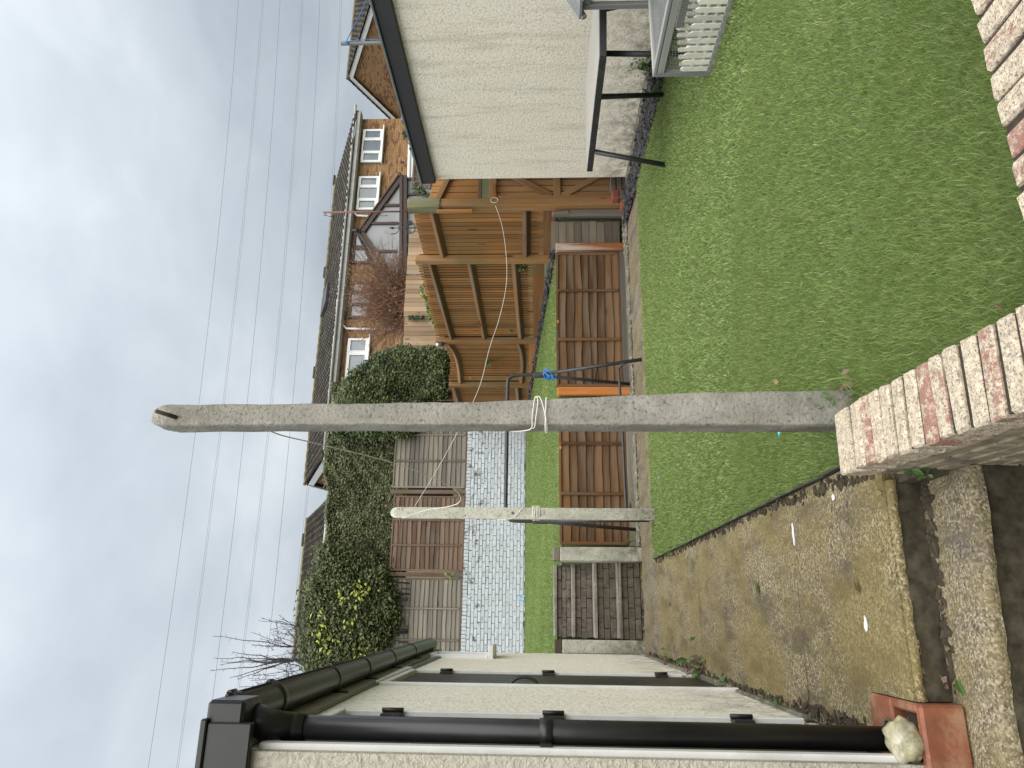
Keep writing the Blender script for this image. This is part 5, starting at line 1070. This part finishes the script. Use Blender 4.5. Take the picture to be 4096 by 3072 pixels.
# trimmed hedge: closely set leaves over a box with a slightly wavy top
def hedge():
    t_ = thing('hedge', (2.5, 16.6, 2.9), 'long clipped dark green hedge standing behind the far lap fence', 'hedge'); zt = lambda x: 6.10+0.045*(x-2.5)+0.06*np.sin(x*2.3)+0.035*np.sin(x*6.1+1)
    n = 85000; x = rng.uniform(0.4, 5.3, n); z = rng.uniform(4.15, 6.2, n); yf = 16.22+0.10*smooth_noise(np.stack([x, z], 1), 5, 21)+0.05*smooth_noise(np.stack([x, z], 1), 14, 22); y = yf+np.abs(rng.normal(0, 0.11, n))
    zz_ = zt(x); top = rng.random(n) < 0.16; y[top] = rng.uniform(16.2, 17.3, top.sum()); z[top] = zz_[top]-np.abs(rng.normal(0, 0.05, top.sum())); ok = (z < zz_+rng.normal(0, 0.03, n)); x, y, z, yf = x[ok], y[ok], z[ok], yf[ok]
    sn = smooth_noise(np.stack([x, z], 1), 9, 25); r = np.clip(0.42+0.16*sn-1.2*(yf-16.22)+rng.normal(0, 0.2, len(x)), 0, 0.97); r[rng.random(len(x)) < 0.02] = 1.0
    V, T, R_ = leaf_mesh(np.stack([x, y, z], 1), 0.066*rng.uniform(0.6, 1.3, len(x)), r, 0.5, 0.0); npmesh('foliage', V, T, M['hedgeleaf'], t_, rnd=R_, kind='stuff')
    mb = MB()
    for x_ in np.arange(0.5, 5.3, 0.22):
        mb.tube([(x_, 16.75+rng.normal(0, 0.15), 2.8), (x_+rng.normal(0, 0.1), 16.7, 4.4), (x_+rng.normal(0, 0.2), 16.6+rng.normal(0, 0.2), 5.9)], [0.03, 0.022, 0.006], 5)
    mb.obj('stem', M['bark'], t_)
hedge()
bush('ivy_bush', [(725, 945), (722, 900), (735, 860), (745, 830), (760, 805), (790, 785), (812, 770), (835, 758), (862, 750), (895, 756), (930, 752), (962, 762), (972, 800), (965, 850), (930, 868), (905, 905), (880, 945)], 15.75, 0.42, 42000, 0.072, M['ivyleaf'], 26, 'dark glossy ivy clad bush spilling over the fence corner beside the red shrub', 'bush', 31, 0.05, 0.06, 0.22)
bush('yellow_green_bush', [(700, 1215), (690, 1180), (720, 1185), (745, 1190), (790, 1215), (835, 1240), (858, 1290), (862, 1350), (838, 1400), (822, 1455), (790, 1465), (745, 1480), (700, 1470), (668, 1440), (655, 1400), (668, 1340), (660, 1290), (676, 1262), (684, 1235)], 15.95, 0.55, 34000, 0.075, M['yellowleaf'], 40, 'loose dark green bush with bright yellow green shoots at the left end of the hedge', 'bush', 41, 0.10, 0.0, 0.25, 8)
mb = MB()
# ivy on the pale fence and along the slat fence top
def creeper(name, pix, Y, n, size, label, cat, hue, mat='ivyleaf'):
    P, Q = poly_fill(pix, Y, n); r = np.clip(hue+rng.normal(0, 0.22, len(P)), 0, 1); C = np.stack([P[:, 0], Y-np.abs(rng.normal(0, 0.06, len(P))), P[:, 1]], 1); V, T, R_ = leaf_mesh(C, size*rng.uniform(0.6, 1.4, len(P)), r)
    return npmesh(name, V, T, M[mat], rnd=R_, label=label, cat=cat)
creeper('ivy', [(882, 692), (882, 684), (915, 682), (918, 690)], 17.1, 160, 0.075, 'narrow dark ivy strip climbing the pale neighbour fence', 'ivy', 0.45)
creeper('ivy', [(905, 632), (915, 612), (918, 640), (935, 648), (942, 672), (950, 710), (940, 712), (925, 690), (922, 660)], 12.3, 420, 0.07, 'yellow green ivy trailing over the top of the orange slat fence', 'ivy', 0.9)
creeper('ivy', [(893, 400), (905, 400), (925, 418), (925, 430), (905, 425), (893, 420)], 9.9, 220, 0.05, 'grey green climbing plant beside the tallest fence post', 'climber', 0.3)
creeper('ivy', [(884, 320), (884, 300), (900, 300), (915, 330), (912, 352), (895, 345)], 14.45, 420, 0.07, 'straggly green climber on the lattice above the shed fascia', 'climber', 0.5)
creeper('ivy', [(868, 288), (884, 282), (890, 300), (874, 302)], 17.5, 200, 0.08, 'small dark green shrub top against the yellow brick wall', 'shrub', 0.4)
for pix, Y, lab in (([(1120, 578), (1133, 572), (1136, 588), (1122, 590)], 10.1, 'ivy sprig growing through the lower slats of the second fence bay'), ([(1097, 712), (1106, 708), (1108, 720), (1099, 722)], 12.0, 'ivy leaf tuft low on the third fence post'), ([(1050, 783), (1057, 779), (1060, 789), (1052, 790)], 13.2, 'tiny ivy tuft on the bowed fence bay'), ([(962, 1240), (966, 1232), (984, 1245), (980, 1256)], 15.6, 'yellow green ivy sprig on the fence post above the painted wall')):
    creeper('ivy_sprig', pix, Y, 26, 0.075, lab, 'ivy sprig', 0.75)

# red brown twiggy shrub
def twigs(name, base, tips, Y, mat, r0, label, cat, leafmat=None, nleaf=0, leafsize=0.05, sub=3, spread=0.35):
    t_ = thing(name, base, label, cat); mb = MB(); ends = []
    for tip in tips:
        b = V3(*base)+V3(rng.normal(0, spread*0.5), rng.normal(0, spread*0.4), 0); tip = V3(*tip); mid = b+(tip-b)*0.5+V3((b[0]-tip[0])*0.10, rng.normal(0, 0.1), 0.10*np.linalg.norm(tip-b))
        pts = smoothpts([b, mid, tip], 4); mb.tube(pts, list(np.linspace(r0, r0*0.3, len(pts))), 3, cap=False); ends += pts[3:]
        for _ in range(sub):
            i = rng.integers(3, len(pts)-1); p = pts[i]; d = (tip-p)*rng.uniform(0.4, 0.9)+rng.normal(0, 0.16, 3); q = p+d; mb.tube([p, (p+q)/2+rng.normal(0, 0.02, 3), q], [r0*0.5, r0*0.4, r0*0.2], 3, cap=False); ends += [p+d*0.6, q]
    mb.obj('branch', mat, t_)
    if nleaf:
        E_ = np.array(ends); C = E_[rng.integers(0, len(E_), nleaf)]+rng.normal(0, 0.05, (nleaf, 3)); V, T, R_ = leaf_mesh(C, leafsize*rng.uniform(0.5, 1.3, nleaf), rng.random(nleaf)); npmesh('leaf', V, T, leafmat, t_, rnd=R_, kind='stuff')
    return t_
YR = 18.2; tips = []
outl = [(880, 525), (850, 520), (815, 525), (790, 540), (768, 545), (752, 560), (745, 590), (748, 620), (742, 650), (746, 680), (752, 705), (765, 730), (785, 745), (810, 760), (840, 768), (870, 765), (885, 740)]
P, Q = poly_fill(outl, YR, 520)
tips = [(p[0], YR+rng.normal(0, 0.45), p[1]) for p in P]
base = onY(*fx((905, 650)), YR)
twigs('red_shrub', base, tips, YR, M['redtwig'], 0.009, 'bare red brown twiggy shrub in front of the yellow brick house', 'shrub', M['rustleaf'], 8000, 0.042, 4, 0.7)

# bare tree behind the yellow green bush
YTR = 19.0; z6 = lambda a, b: onY(800+a*0.3164, 2300+b*0.3164, YTR)
bt = thing('bare_tree', z6(1900, 1060), 'leafless dark twigged tree rising behind the gutter at the left', 'tree'); mb = MB(); tw = MB()
def branch(p, q, r0, depth, side=True):
    p, q = V3(*p), V3(*q); l = np.linalg.norm(q-p); pts = [p+(q-p)*t+rng.normal(0, 0.012*l, 3)*(0 < t < 1) for t in np.linspace(0, 1, 7)]; pts = smoothpts(pts, 3)
    (mb if r0 > 0.012 else tw).tube(pts, list(np.linspace(r0, max(r0*0.25, 0.0045), len(pts))), 5, cap=False)
    if depth and side:
        d = (q-p)/l
        for t in np.arange(0.2, 0.98, 0.050/max(l, 0.4)*2.2):
            i = int(t*(len(pts)-1)); s = pts[i]; e = rng.normal(0, 1, 3); e -= d*np.dot(e, d); e /= np.linalg.norm(e); ll = rng.uniform(0.05, 0.11); tw.tube([s, s+(e*0.8+d*0.55)*ll], [0.0055, 0.0035], 4, cap=False)
    return pts
trunk = branch(z6(1950, 1040), z6(1180, 1085), 0.055, 0, False)
fork = z6(1190, 905); branch(z6(1600, 935), fork, 0.035, 0, False)
for (a, b) in ((120, 1055), (250, 1100), (250, 1135), (262, 1190), (370, 1300), (480, 962), (590, 1300), (660, 1120), (560, 1030)): branch(z6(1200-(0 if a < 400 else 60), 1085), V3(*z6(a, b))+V3(0, rng.normal(0, 0.5), 0), 0.020, 1)
for (a, b) in ((260, 765), (630, 720), (670, 895), (740, 870), (790, 800)): branch(fork, V3(*z6(a, b))+V3(0, rng.normal(0, 0.4), 0), 0.016 if a < 500 else 0.010, 1)
for (a, b, c_, d_) in ((1230, 650, 985, 545), (1240, 680, 1000, 505), (1200, 800, 990, 655), (1210, 790, 960, 740), (1350, 1300, 700, 1320), (1340, 1290, 730, 1380), (1250, 1430, 545, 1402), (1200, 1430, 690, 1490), (1000, 1500, 750, 1490), (1350, 1240, 660, 1420), (1300, 1180, 900, 1000), (1280, 1200, 720, 1260), (1420, 1200, 1010, 980), (1400, 1330, 870, 1460)): branch(z6(a, b), V3(*z6(c_, d_))+V3(0, rng.normal(0, 0.4), 0), 0.0095, 1)
for _ in range(95):
    a = rng.uniform(1000, 1550); b = rng.uniform(620, 1500); l = rng.uniform(80, 320); an = rng.normal(0, 0.55); branch(V3(*z6(a, b))+V3(0, rng.normal(0, 0.5), 0), V3(*z6(a-l*math.cos(an), b+l*math.sin(an)))+V3(0, rng.normal(0, 0.5), 0), 0.0062, 1 if rng.random() < 0.35 else 0)
mb.obj('trunk', M['bark'], bt); tw.obj('twig', M['bark'], bt, kind='stuff')

# ================================================================== SWING / GOAL FRAME
sw = thing('swing_frame', (1.8, 8.0, 0), 'black tubular steel swing frame with splayed legs and rope, standing before the lap fence', 'swing frame')
ZB = 1.515; YS = 8.0; mb = MB(); RT_ = 0.021
xr, xl = 2.695, 0.985
mb.tube(smoothpts([(xl, YS, 1.12), (xl, YS, ZB-0.10), (xl+0.03, YS, ZB-0.03), (xl+0.10, YS, ZB), (1.8, YS, ZB), (xr-0.12, YS, ZB), (xr-0.035, YS, ZB-0.03), (xr, YS, ZB-0.12), (xr, YS, 1.12)], 5), RT_, 12); mb.obj('top_bar', M['metal'], sw)
mb = MB(); mb.tube([(xr-0.2, YS, ZB+0.008), (xr-0.2, YS, ZB+0.04)], 0.012, 8); mb.obj('knob', M['metal'], sw)
for x_, sgn in ((xr, 1), (xl, -1)):
    mb = MB(); mb.box((x_, YS, 1.13), (0.06, 0.05, 0.17), bevel=0.006); mb.obj('bracket', M['metal'], sw)
    for ye_, yo in ((7.56, -0.012), (8.46, 0.012)):
        mb = MB(); mb.tube([(x_, YS+yo, 1.14), (x_+sgn*0.035, ye_, 0.0)], RT_, 12); mb.obj('leg', M['metal'], sw)
    mb = MB(); mb.tube([(x_+sgn*0.022, 7.75, 0.48), (x_+sgn*0.022, 8.27, 0.46)], 0.010, 8); mb.obj('spreader', M['metal'], sw)
mb = MB(); mb.tube(smoothpts([(xr+0.03, 7.60, 0.09), (xr+0.02, 7.63, 0.18), (xr-0.03, 7.66, 0.235), (xr-0.12, 7.67, 0.24), (1.8, 7.67, 0.225), (xl+0.1, 7.67, 0.215), (xl+0.02, 7.65, 0.17), (xl-0.02, 7.62, 0.09)], 5), 0.0145, 10); mb.obj('bottom_bar', M['metal'], sw)
mb = MB(); c0 = V3(xr, YS-0.005, 1.03)
for k in range(9):
    z_ = c0[2]+(k-4)*0.011; tt = np.linspace(0, 2*math.pi, 14); tl = rng.normal(0, 0.02, 2); mb.tube([(c0[0]+0.047*math.cos(q)-0.01, c0[1]+0.052*math.sin(q), z_+tl[0]*math.cos(q)+tl[1]*math.sin(q)) for q in tt], 0.0055, 6, cap=False)
for k in range(4): mb.tube(smoothpts([c0+V3(rng.normal(0, 0.03), -0.06, 0.06), c0+V3(rng.normal(-0.02, 0.04), -0.075, 0), c0+V3(rng.normal(-0.04, 0.03), -0.06, -0.06)], 5), 0.0055, 6)
mb.obj('blue_rope', M['bluerope'], label='bright blue rope wound round the leg joint of the swing frame', cat='rope')

# ================================================================== TABLE
tb = thing('garden_table', (4.35, 4.9, 0), 'grey topped garden table with dark rim and splayed tube legs by the shed wall', 'table')
zt = 0.70; A_, B_, G_ = onZ(2347, 684, zt), onZ(2397, 229, zt), onZ(2341, 330, zt); D2 = B_-A_
out_ = [A_, B_, onZ(2398, 15, zt), V3(4.62, 4.0, zt), onZ(2374, 15, zt), G_, onZ(2339.5, 640, zt)]
out_ = [A_, B_, onZ(2396, 20, zt)+V3(0.12, -0.06, 0), G_+V3(-0.14, -1.2, 0), G_]
cen = sum(out_)/len(out_)
mb = MB(); mb.prism([cen+(p-cen)*0.985 for p in out_], (0, 0, -0.012)); mb.obj('top', M['tabletop'], tb)
mb = MB()
for i in range(len(out_)):
    a, b = out_[i], out_[(i+1) % len(out_)]; n_ = np.cross(b-a, V3(0, 0, 1)); n_ /= np.linalg.norm(n_); mb.beam(a-V3(0, 0, 0.027), b-V3(0, 0, 0.027), 0.052, 0.018, n_, 0.003)
mb.obj('rim', M['metal'], tb)
for top, foot in (((2378, 607), (2668, 661)), ((2401, 387), (2660, 378)), ((2412, 214), (2625, 216))):
    a = onZ(*top, zt-0.05); b = onZ(*foot, 0.0) if foot[0] > 2650 else onY(*foot, a[1]-0.03)
    if foot[0] < 2650: b = a+(b-a)*3.2; b = a+(b-a)*((a[2])/(a[2]-b[2]))
    mb = MB(); mb.tube([a, b], 0.022, 12); mb.obj('leg', M['metal'], tb)
mb = MB(); a = G_+V3(-0.1, -0.95, -0.05); mb.tube([a, V3(a[0]+0.05, a[1]-0.1, 0)], 0.022, 12); mb.obj('leg', M['metal'], tb)

# ================================================================== RABBIT RUN AND HUTCH
rr = thing('rabbit_run', (3.7, 3.2, 0), 'grey timber rabbit run with wire mesh top and white picket sides on the lawn', 'rabbit run')
RX, RY0, RY1, RX2, RZ = 3.39, 2.55, 3.875, 4.02, 0.385
def bar(name, a, b, w_, t_, n_, mat='hutch', par=rr): mb = MB(); mb.beam(a, b, w_, t_, n_, 0.003); return mb.obj(name, M[mat], par)
X_ = (1, 0, 0); Z_ = (0, 0, 1); Y_ = (0, 1, 0)
for (cx, cy) in ((RX, RY1), (RX2, RY1), (RX, RY0), (RX2, RY0)): bar('corner_post', (cx, cy-0.016, 0), (cx, cy-0.016, RZ-0.02), 0.034, 0.034, X_)
for x_ in (RX, RX2):
    bar('rail', (x_, RY0, 0.02), (x_, RY1-0.034, 0.02), 0.04, 0.03, X_); bar('rail', (x_, RY0, RZ-0.045), (x_, RY1-0.034, RZ-0.045), 0.045, 0.03, X_)
    bar('top_rail', (x_+(0.004 if x_ == RX else 0), RY0, RZ-0.008), (x_+(0.004 if x_ == RX else 0), RY1, RZ-0.008), 0.042, 0.022, Z_)
for y_ in (RY1-0.016, RY0):
    bar('rail', (RX+0.02, y_, 0.02), (RX2-0.02, y_, 0.02), 0.04, 0.03, Y_); bar('top_rail', (RX+0.024, y_, RZ-0.008), (RX2-0.021, y_, RZ-0.008), 0.034, 0.021, Z_)
def mesh_panel(o_, du, dv, lu, lv, pitch, r, name='wire_mesh'):
    mb = MB(); o_, du, dv = V3(*o_), V3(*du), V3(*dv)
    for i in np.arange(pitch, lu, pitch): mb.tube([o_+du*i, o_+du*i+dv*lv], r, 3, cap=False)
    for i in np.arange(pitch, lv, pitch): mb.tube([o_+dv*i, o_+dv*i+du*lu], r, 3, cap=False)
    mb.obj(name, M['wire'], rr, kind='stuff')
mesh_panel((RX+0.012, RY0, 0.04), (0, 1, 0), (0, 0, 1), RY1-RY0-0.03, RZ-0.1, 0.019, 0.0008)
mesh_panel((RX+0.02, RY0, RZ-0.012), (0, 1, 0), (1, 0, 0), RY1-RY0-0.03, RX2-RX-0.04, 0.0125, 0.0009)
mesh_panel((RX+0.02, RY1-0.012, 0.04), (1, 0, 0), (0, 0, 1), RX2-RX-0.04, RZ-0.1, 0.019, 0.0008)
mesh_panel((RX2-0.012, RY0, 0.04), (0, 1, 0), (0, 0, 1), RY1-RY0-0.03, RZ-0.1, 0.019, 0.0008)
def picket(o_, du, nrm, h, w_, t_):
    o_, du, nrm = V3(*o_), V3(*du), V3(*nrm); z = V3(0, 0, 1); mb = MB(); hw = w_/2
    mb.prism([o_-du*hw, o_+du*hw, o_+du*hw+z*(h-hw*0.9), o_+du*hw*0.45+z*h, o_-du*hw*0.45+z*h, o_-du*hw+z*(h-hw*0.9)], nrm*t_); mb.obj('picket', M['picket'], rr)
n = 0
for y_ in np.arange(RY1-0.065, RY0+0.03, -0.0595): picket((RX-0.008, y_, 0.045), (0, 1, 0), (-1, 0, 0), 0.172, 0.034, 0.009)
for x_ in np.arange(RX+0.055, RX2-0.03, 0.0595): picket((x_, RY1-0.028, 0.045), (1, 0, 0), (0, -1, 0), 0.172, 0.034, 0.009)
for z_ in (0.085, 0.145):
    bar('picket_rail', (RX-0.004, RY0+0.02, z_), (RX-0.004, RY1-0.045, z_), 0.022, 0.008, X_, 'picket'); bar('picket_rail', (RX+0.03, RY1-0.022, z_), (RX2-0.03, RY1-0.022, z_), 0.022, 0.008, Y_, 'picket')
bar('cross_bar', (RX+0.36, RY0, 0.20), (RX+0.36, RY1-0.03, 0.20), 0.05, 0.022, X_); 
hu = thing('rabbit_hutch', (4.4, 3.4, 0.38), 'grey framed white rabbit hutch with overhanging roof beyond the run', 'hutch')
q = onX(2600, 26, 4.06); HX, HY = 4.06, float(q[1]); zh0, zh1 = float(q[2]), float(onX(2330, 20, 4.06)[2])
def hbx(name, c, s, mat): mb = MB(); mb.box(c, s, bevel=0.004); return mb.obj(name, M[mat], hu)
hbx('corner_post', (HX, HY-0.02, (zh1)/2), (0.04, 0.045, zh1), 'hutch'); hbx('corner_post', (HX+0.5, HY-0.02, zh1/2), (0.04, 0.045, zh1), 'hutch'); hbx('corner_post', (HX, HY-0.98, zh1/2), (0.04, 0.045, zh1), 'hutch'); hbx('corner_post', (HX+0.5, HY-0.98, zh1/2), (0.04, 0.045, zh1), 'hutch')
hbx('side_panel', (HX+0.012, HY-0.5, (zh0+zh1)/2), (0.014, 0.91, zh1-zh0-0.03), 'picket'); hbx('side_panel', (HX+0.25, HY-0.012, (zh0+zh1)/2), (0.45, 0.014, zh1-zh0-0.03), 'picket'); hbx('rail', (HX, HY-0.5, zh0), (0.035, 0.91, 0.04), 'hutch'); hbx('rail', (HX, HY-0.5, zh1-0.03), (0.034, 0.91, 0.05), 'hutch')
mb = MB(); a, b = onY(2338, 72, HY+0.03), onY(2290, 0, HY+0.03); d_ = (b-a); mb.beam(a, a+d_*4.5, 0.04, 0.03, Y_, 0.004); mb.prism([a+V3(0, 0.01, 0.02), a+d_*4.5+V3(0, 0.01, 0.02), a+d_*4.5+V3(0, -1.1, 0.02), a+V3(0, -1.1, 0.02)], (0, 0, 0.018)); mb.obj('roof', M['hutch'], hu)

# ================================================================== WEEDS, LEAVES, LITTER
def stalked(name, V, T, R_, c, n, mat, label, cat):
    k = len(V); V = np.concatenate([V, [c-V3(0.002, 0, 0), c+V3(0.002, 0, 0)]]); T = np.concatenate([T, np.stack([np.full(n, k), np.full(n, k+1), np.arange(n)*4], 1)]); return npmesh(name, V, T, M[mat], rnd=np.concatenate([R_, [0.2, 0.2]]), label=label, cat=cat)
def weed(name, px, py, z, n, sz, h, label, mat='weed', cat='weed', hue=0.4, spread=0.05, X=None):
    c = onZ(px, py, z) if X is None else onX(px, py, X); C = c+np.stack([rng.normal(0, spread, n), rng.normal(0, spread, n), np.abs(rng.normal(0, h*0.5, n))+0.01], 1); V, T, R_ = leaf_mesh(C, sz*rng.uniform(0.6, 1.4, n), np.clip(hue+rng.normal(0, 0.25, n), 0, 1), 1.0, -0.4); return stalked(name, V, T, R_, c, n, mat, label, cat)
weed('weed', 2690, 2670, 0, 60, 0.05, 0.10, 'reddish weed at the foot of the outhouse wall near the far door', hue=0.85, spread=0.06)
weed('weed', 2810, 2668, 0, 46, 0.055, 0.11, 'green and purple weed clump by the outhouse door sill', hue=0.75, spread=0.05)
weed('weed', 2905, 2742, 0, 20, 0.035, 0.05, 'small weed at the near side of the far black door', hue=0.6, spread=0.03)
weed('weed', 3130, 2828, 0, 16, 0.03, 0.03, 'tiny weeds in the crack beneath the rendered wall between the doors', hue=0.6, spread=0.03)
weed('weed', 3700, 2487, -0.11, 8, 0.05, 0.03, 'broad leaved green seedling on the dark step riser', hue=0.5, spread=0.022)
weed('weed', 3845, 2742, -0.118, 1, 0.045, 0.004, 'single flat green leaf lying on the lower step', hue=0.35, spread=0.012)
weed('weed', 3790, 2722, -0.11, 14, 0.022, 0.02, 'tiny yellow moss tuft in the step joint', hue=0.85, spread=0.012)
weed('weed', 3322, 1625, 0.10, 12, 0.045, 0.08, 'bramble sprig against the foot of the tall concrete post', hue=0.3, spread=0.03)
weed('weed', 3412, 1560, 0.02, 10, 0.035, 0.05, 'reddish sprig where the tall post meets the wall', hue=0.9, spread=0.02)
weed('weed', 2600, 262, 0.02, 60, 0.05, 0.13, 'leafy green weed growing between shed wall and rabbit run', hue=0.3, spread=0.035, X=5.2)
weed('weed', 2640, 350, 0.03, 26, 0.05, 0.07, 'grassy weed in the slate border beside the run', hue=0.25, spread=0.03)
weed('weed', 3720, 1870, -0.05, 14, 0.03, 0.06, 'dark sprig in the hollow at the foot of the low wall', hue=0.3, spread=0.02)
def tuft(px, py, z, n, h, label, spread=0.05):
    c = onZ(px, py, z); P = c[:2]+rng.normal(0, spread, (n, 2)); V, T = blades(P, np.full(n, z), h*rng.uniform(0.5, 1.2, n), np.full(n, 0.006), 0.9); return npmesh('grass_tuft', V, T, M['grass'], rnd=np.repeat(rng.uniform(0, 0.6, n), 5), label=label, cat='grass tuft')
tuft(2545, 2165, 0.0, 90, 0.16, 'long grass tuft at the foot of the white gate post'); tuft(2540, 1985, 0.0, 30, 0.09, 'small grass tuft in the kerb under the brown fence'); tuft(2690, 2195, 0.0, 40, 0.06, 'ragged grass at the far corner of the lawn', 0.05); tuft(3435, 1575, 0.0, 70, 0.09, 'tall grass tuft behind the end of the low wall', 0.05)
def litter(px, py, z, s, label, mat, cat='leaf', r=0.5, name='fallen_leaf'):
    c = onZ(px, py, z); a = rng.uniform(0, 6.28); d = V3(math.cos(a), math.sin(a), 0)*s; e = V3(-math.sin(a), math.cos(a), 0)*s*0.42; u = V3(0, 0, 0.004); b_ = c+V3(0, 0, 0.006)
    V = [b_-d/2, b_-d*0.15+e/2+u*1.5, b_+d*0.2+e*0.42+u, b_+d/2+u, b_+d*0.2-e*0.42+u*2, b_-d*0.15-e/2+u, b_+u*0.3]; T = [[0, 6, 1], [1, 6, 2], [2, 6, 3], [3, 6, 4], [4, 6, 5], [5, 6, 0]]
    T = [t_[::-1] for t_ in T]; return npmesh(name, V, T, M[mat], rnd=np.full(7, r), label=label, cat=cat)
litter(3034, 2352, 0.002, 0.085, 'dark green oak leaf lying on the middle of the path', 'weed', r=0.05); litter(2682, 2418, 0.002, 0.07, 'small dark leaf lying on the far part of the path', 'deadleaf', r=0.1); litter(3436, 2345, 0.002, 0.05, 'dark curled leaf on the path near the top step', 'deadleaf', r=0.0)
litter(3112, 1527, 0.035, 0.06, 'pale tan leaf on the lawn near the tall post', 'deadleaf', r=0.85); litter(2815, 1055, 0.035, 0.05, 'greyish leaf in the middle of the lawn', 'deadleaf', r=0.6); litter(3030, 415, 0.035, 0.03, 'brown leaf on the lawn towards the rabbit run', 'deadleaf', r=0.3); litter(3525, 1972, 0.002, 0.04, 'tan leaf scrap on the path by the low wall', 'deadleaf', r=0.8); litter(3528, 2202, 0.002, 0.032, 'orange leaf scrap near the step edge', 'deadleaf', r=0.9); litter(3650, 322, 0.035, 0.024, 'pale leaf on the lawn near the right wall', 'deadleaf', r=0.95); litter(2640, 2170, 0.035, 0.06, 'long pale leaf on the lawn corner by the pale post', 'deadleaf', r=0.9); litter(4010, 1225, 0.035, 0.03, 'reddish leaf on the lawn against the low wall', 'deadleaf', r=0.3); litter(2750, 2230, 0.002, 0.05, 'straw coloured leaf on the far path', 'deadleaf', r=0.95)
litter(3125, 1735, 0.035, 0.05, 'light blue plastic scrap on the lawn beside the tall post', 'cyan', 'plastic scrap', name='plastic_scrap')
litter(2640, 1906, 0.035, 0.04, 'tiny light blue scrap on the far lawn left of the tall post', 'cyan', 'plastic scrap', name='plastic_scrap')
rock('pebble', onZ(3732, 2337, -0.115)+V3(0, 0, 0.008), (0.035, 0.028, 0.022), M['rock'], 'small pale pebble on the lower step edge', 'pebble', 8)
rock('pebble', onZ(3333, 1989, 0.004), (0.022, 0.016, 0.010), M['upvc'], 'white pebble at the lawn side of the path', 'pebble', 9)
rock('pebble', onZ(3742, 2424, -0.115)+V3(0, 0, 0.005), (0.024, 0.018, 0.013), M['rock'], 'little grey pebble near the seedling on the step', 'pebble', 10)
for px, py, l_, lab in ((3172, 2138, 0.10, 'long white paint smear along the path crack'), (3461, 2498, 0.05, 'short white paint smear near the step')):
    c = onZ(px, py, 0.004); mb = MB(); pts = [c+V3(rng.normal(0, 0.004)+l_*0.5*math.cos(q), 0.012*math.sin(q)*rng.uniform(0.6, 1.2), 0) for q in np.linspace(0, 2*math.pi, 18)[:-1]]; mb.prism(pts, (0, 0, -0.003)); mb.obj('paint_smear', M['whitepaint'], label=lab, cat='paint mark')
# blue cloth scrap on the painted wall
c = onY(2090, 2392, YW-0.05); mb = MB(); P = np.array([[c+V3(i*0.025-0.05+rng.normal(0, 0.012), rng.normal(0, 0.015), j*0.03-0.06+rng.normal(0, 0.012)) for j in range(5)] for i in range(5)]); mb.grid(P); mb.obj('cloth_scrap', M['paleblue'], label='crumpled light blue scrap at the foot of the painted brick wall', cat='scrap')
